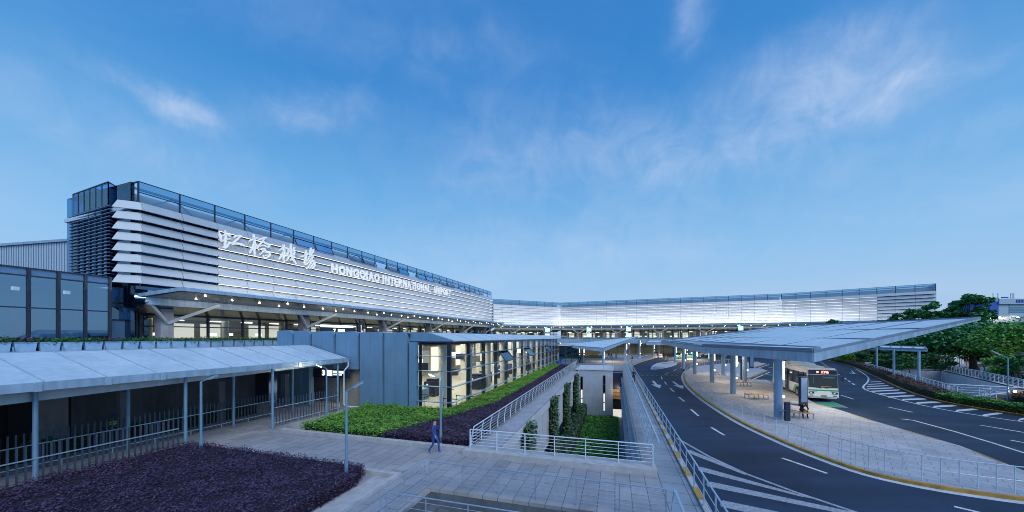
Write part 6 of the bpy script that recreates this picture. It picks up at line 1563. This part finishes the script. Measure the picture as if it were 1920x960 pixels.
t = thing('park_wall', 'white lit garden wall deep in the park', 'wall', at(1782, 76)); q = at(1782, 76, .04)
mb = MB(); mb.box((q.x - 3.2, q.y, .04), (q.x + 3.0, q.y + .3, 2.0)); mb.build('wall', 'pit_wall', t)
mb = MB()
for k in range(7): mb.box((q.x - 3 + k * .9, q.y - .06, .04), (q.x - 2.85 + k * .9, q.y - .003, 2.05))
mb.build('pilaster', 'concrete', t)
t = thing('garden_wall', 'low pale wall with leaning stakes at the right of the park', 'wall', at(1890, 48)); q = at(1882, 47, .04)
mb = MB(); mb.beam(at(1840, 52, .75), at(1960, 42, .75), .25, 1.4); mb.build('wall', 'pit_wall', t)
mb = MB()
for k in range(9):
    p = at(1842 + k * 13, 50 - k * .9, .04); mb.tube(p, p + Vector(((-1) ** k * .8, .2, 2.2)), .05, n=6)
mb.build('stake', 'bark', t)
# park lamps
for px, Y, z, pw, lab in ((1799, 66, 3.2, 260, 'bright star like lamp glowing among the park trees'), (1905, 50, 1.2, 60, 'small glowing garden lamp near the right hedge'), (1868, 70, 3.0, 120, 'warm lamp half hidden by leaves in the park')):
    q = at(px, Y, .04); t = thing('park_lamp', lab, 'lamp', q); mb = MB(); mb.tube(q, q + UP * z, .05, n=8); mb.build('pole', 'pole', t); mb = MB(); mb.ball(q + UP * (z + .14), .14, 12); mb.build('globe', 'lamp_lit', t)
    l = bpy.data.lights.new('park_light', 'POINT'); l.energy = pw; l.color = (1, .78, .5); l.shadow_soft_size = .15; o = bpy.data.objects.new('park_light', l); COL.objects.link(o); o.location = q + UP * (z + .14) + Vector((-.1, -.35, -.05))
t = thing('garden_lamp', 'short lit path lamp beside the right street lamp', 'lamp', G(1903, 752, .04)); q = G(1903, 752, .04); mb = MB(); mb.tube(q, q + UP * .75, .05, n=8); mb.build('post', 'white_paint', t); mb = MB(); mb.tube(q + UP * .76, q + UP * .95, .08, n=8); mb.build('lamp_head', 'lamp_lit', t)
l = bpy.data.lights.new('garden_light', 'POINT'); l.energy = 18; l.color = (1, .72, .42); o = bpy.data.objects.new('garden_light', l); COL.objects.link(o); o.location = q + UP * 1.1
# distant office
t = thing('office_building', 'distant glass office with a deep blue tower block at far right', 'building', at(1890, 300))
def ob(px0, px1, y0, y1, Y, dep, m_, name, par=None):
    a, b = at(px0, Y), at(px1, Y); z0 = EYE + (632 - y1) / F * Y; z1 = EYE + (632 - y0) / F * Y; mb = MB(); mb.box((a.x, Y, z0), (b.x, Y + dep, z1)); return mb.build(name, m_, par or t)
ob(1858, 1872, 562, 632, 301, 30, 'office_wall', 'side_wing'); ob(1856, 1872.5, 558, 632, 300, 26, 'office_blue', 'tower'); ob(1872.5, 1891, 562, 632, 300.6, 26, 'office_wall', 'link_wall'); ob(1857.5, 1871, 559.5, 565, 299.8, .15, 'office_wall', 'tower_panel')
ob(1874, 1960, 560, 570, 299, 26, 'office_wall', 'upper_wall'); m_ = ob(1891, 1960, 570, 632, 300.5, 26, 'office_wall', 'wall')
for k in range(4): ob(1893, 1960, 571 + k * 4.2, 573.6 + k * 4.2, 300.2, .2, 'office_glass', 'window_band')
for k in range(6): ob(1906 + k * 3.0, 1907.3 + k * 3.0, 561.5, 567.5, 298.7, .2, 'office_blue', 'sign_stroke')
ob(1878, 1891, 556.6, 559, 299.2, .4, 'office_blue', 'roof_lettering')
for k, px in enumerate((1862, 1871, 1895, 1898, 1901)):
    a = at(px, 305); z0 = EYE + 74 / F * 305; mb = MB(); mb.tube(Vector((a.x, a.y, z0 - 6)), Vector((a.x, a.y, z0 + 4)), .25, n=6); mb.build('aerial', 'office_wall', t)
t = thing('pale_hall', 'long pale roofed hall with three floodlights in front of the office', 'hall', at(1880, 190))
a, b = at(1826, 190), at(1990, 190); mb = MB(); mb.box((a.x, 190, 0), (b.x, 215, EYE + 40 / F * 190)); mb.build('wall', 'louvre', t)
mb = MB(); mb.box((a.x - 1, 188.5, EYE + 38 / F * 190), (b.x, 189.9, EYE + 40 / F * 190)); mb.build('eave', 'fascia', t)
mb = MB()
for px in (1857, 1875, 1909): c = at(px, 187); mb.ball(Vector((c.x, c.y, EYE + 36.5 / F * 187)), .45, 10)
mb.build('floodlight', 'lamp_lit', t)
# hanging direction signs at the terminal doors
for y, lab, w_ in ((57.0, 'dark hanging gate sign lettered 7 with a lit white field', 7.0),):
    t = thing('gate_sign', lab, 'sign', FP(y, 1.0, 7.0)); mb = MB(); mb.fbox(ff, (y - 2.4) * _f, (y + 4.2) * _f, .6, .9, ZD + 1.65, ZD + 2.9); mb.build('board', 'navy', t)
    me = text_mesh('7', 1, .03, .04); fit_text(me, FP(y - .1, .905, ZD + 1.95), FT, UP, .45, .72, FN); link('numeral', me, 'sign_lit', t)
    mb = MB(); mb.fbox(ff, (y + .75) * _f, (y + 2.1) * _f, .902, .92, ZD + 1.95, ZD + 2.65); mb.build('lit_field', 'sign_lit', t)
    mb = MB(); mb.fbox(ff, (y - 2.2) * _f, (y + 3.9) * _f, .62, .88, ZD + 2.92, ZD + 3.3); mb.build('light_box', 'sign_lit', t)
t = thing('column_banner', 'tall navy banner with a white mark hanging near the gate sign', 'banner', FP(62.6, 1.2, 8)); mb = MB(); mb.fbox(ff, 62.0 * _f, 62.9 * _f, 1.0, 1.2, ZD + 1.2, ZD + 5.0); mb.build('board', 'navy', t)
mb = MB(); mb.fbox(ff, 62.2 * _f, 62.7 * _f, 1.202, 1.215, ZD + 4.3, ZD + 4.8); mb.build('yellow_mark', 'yellow', t); mb = MB(); mb.fbox(ff, 62.25 * _f, 62.45 * _f, 1.202, 1.215, ZD + 1.9, ZD + 3.5); mb.fbox(ff, 62.46 * _f, 62.7 * _f, 1.202, 1.215, ZD + 1.9, ZD + 2.5); mb.build('white_mark', 'sign_white', t)
for k, (px, Y) in enumerate(((910, 104), (858, 84))):
    pass
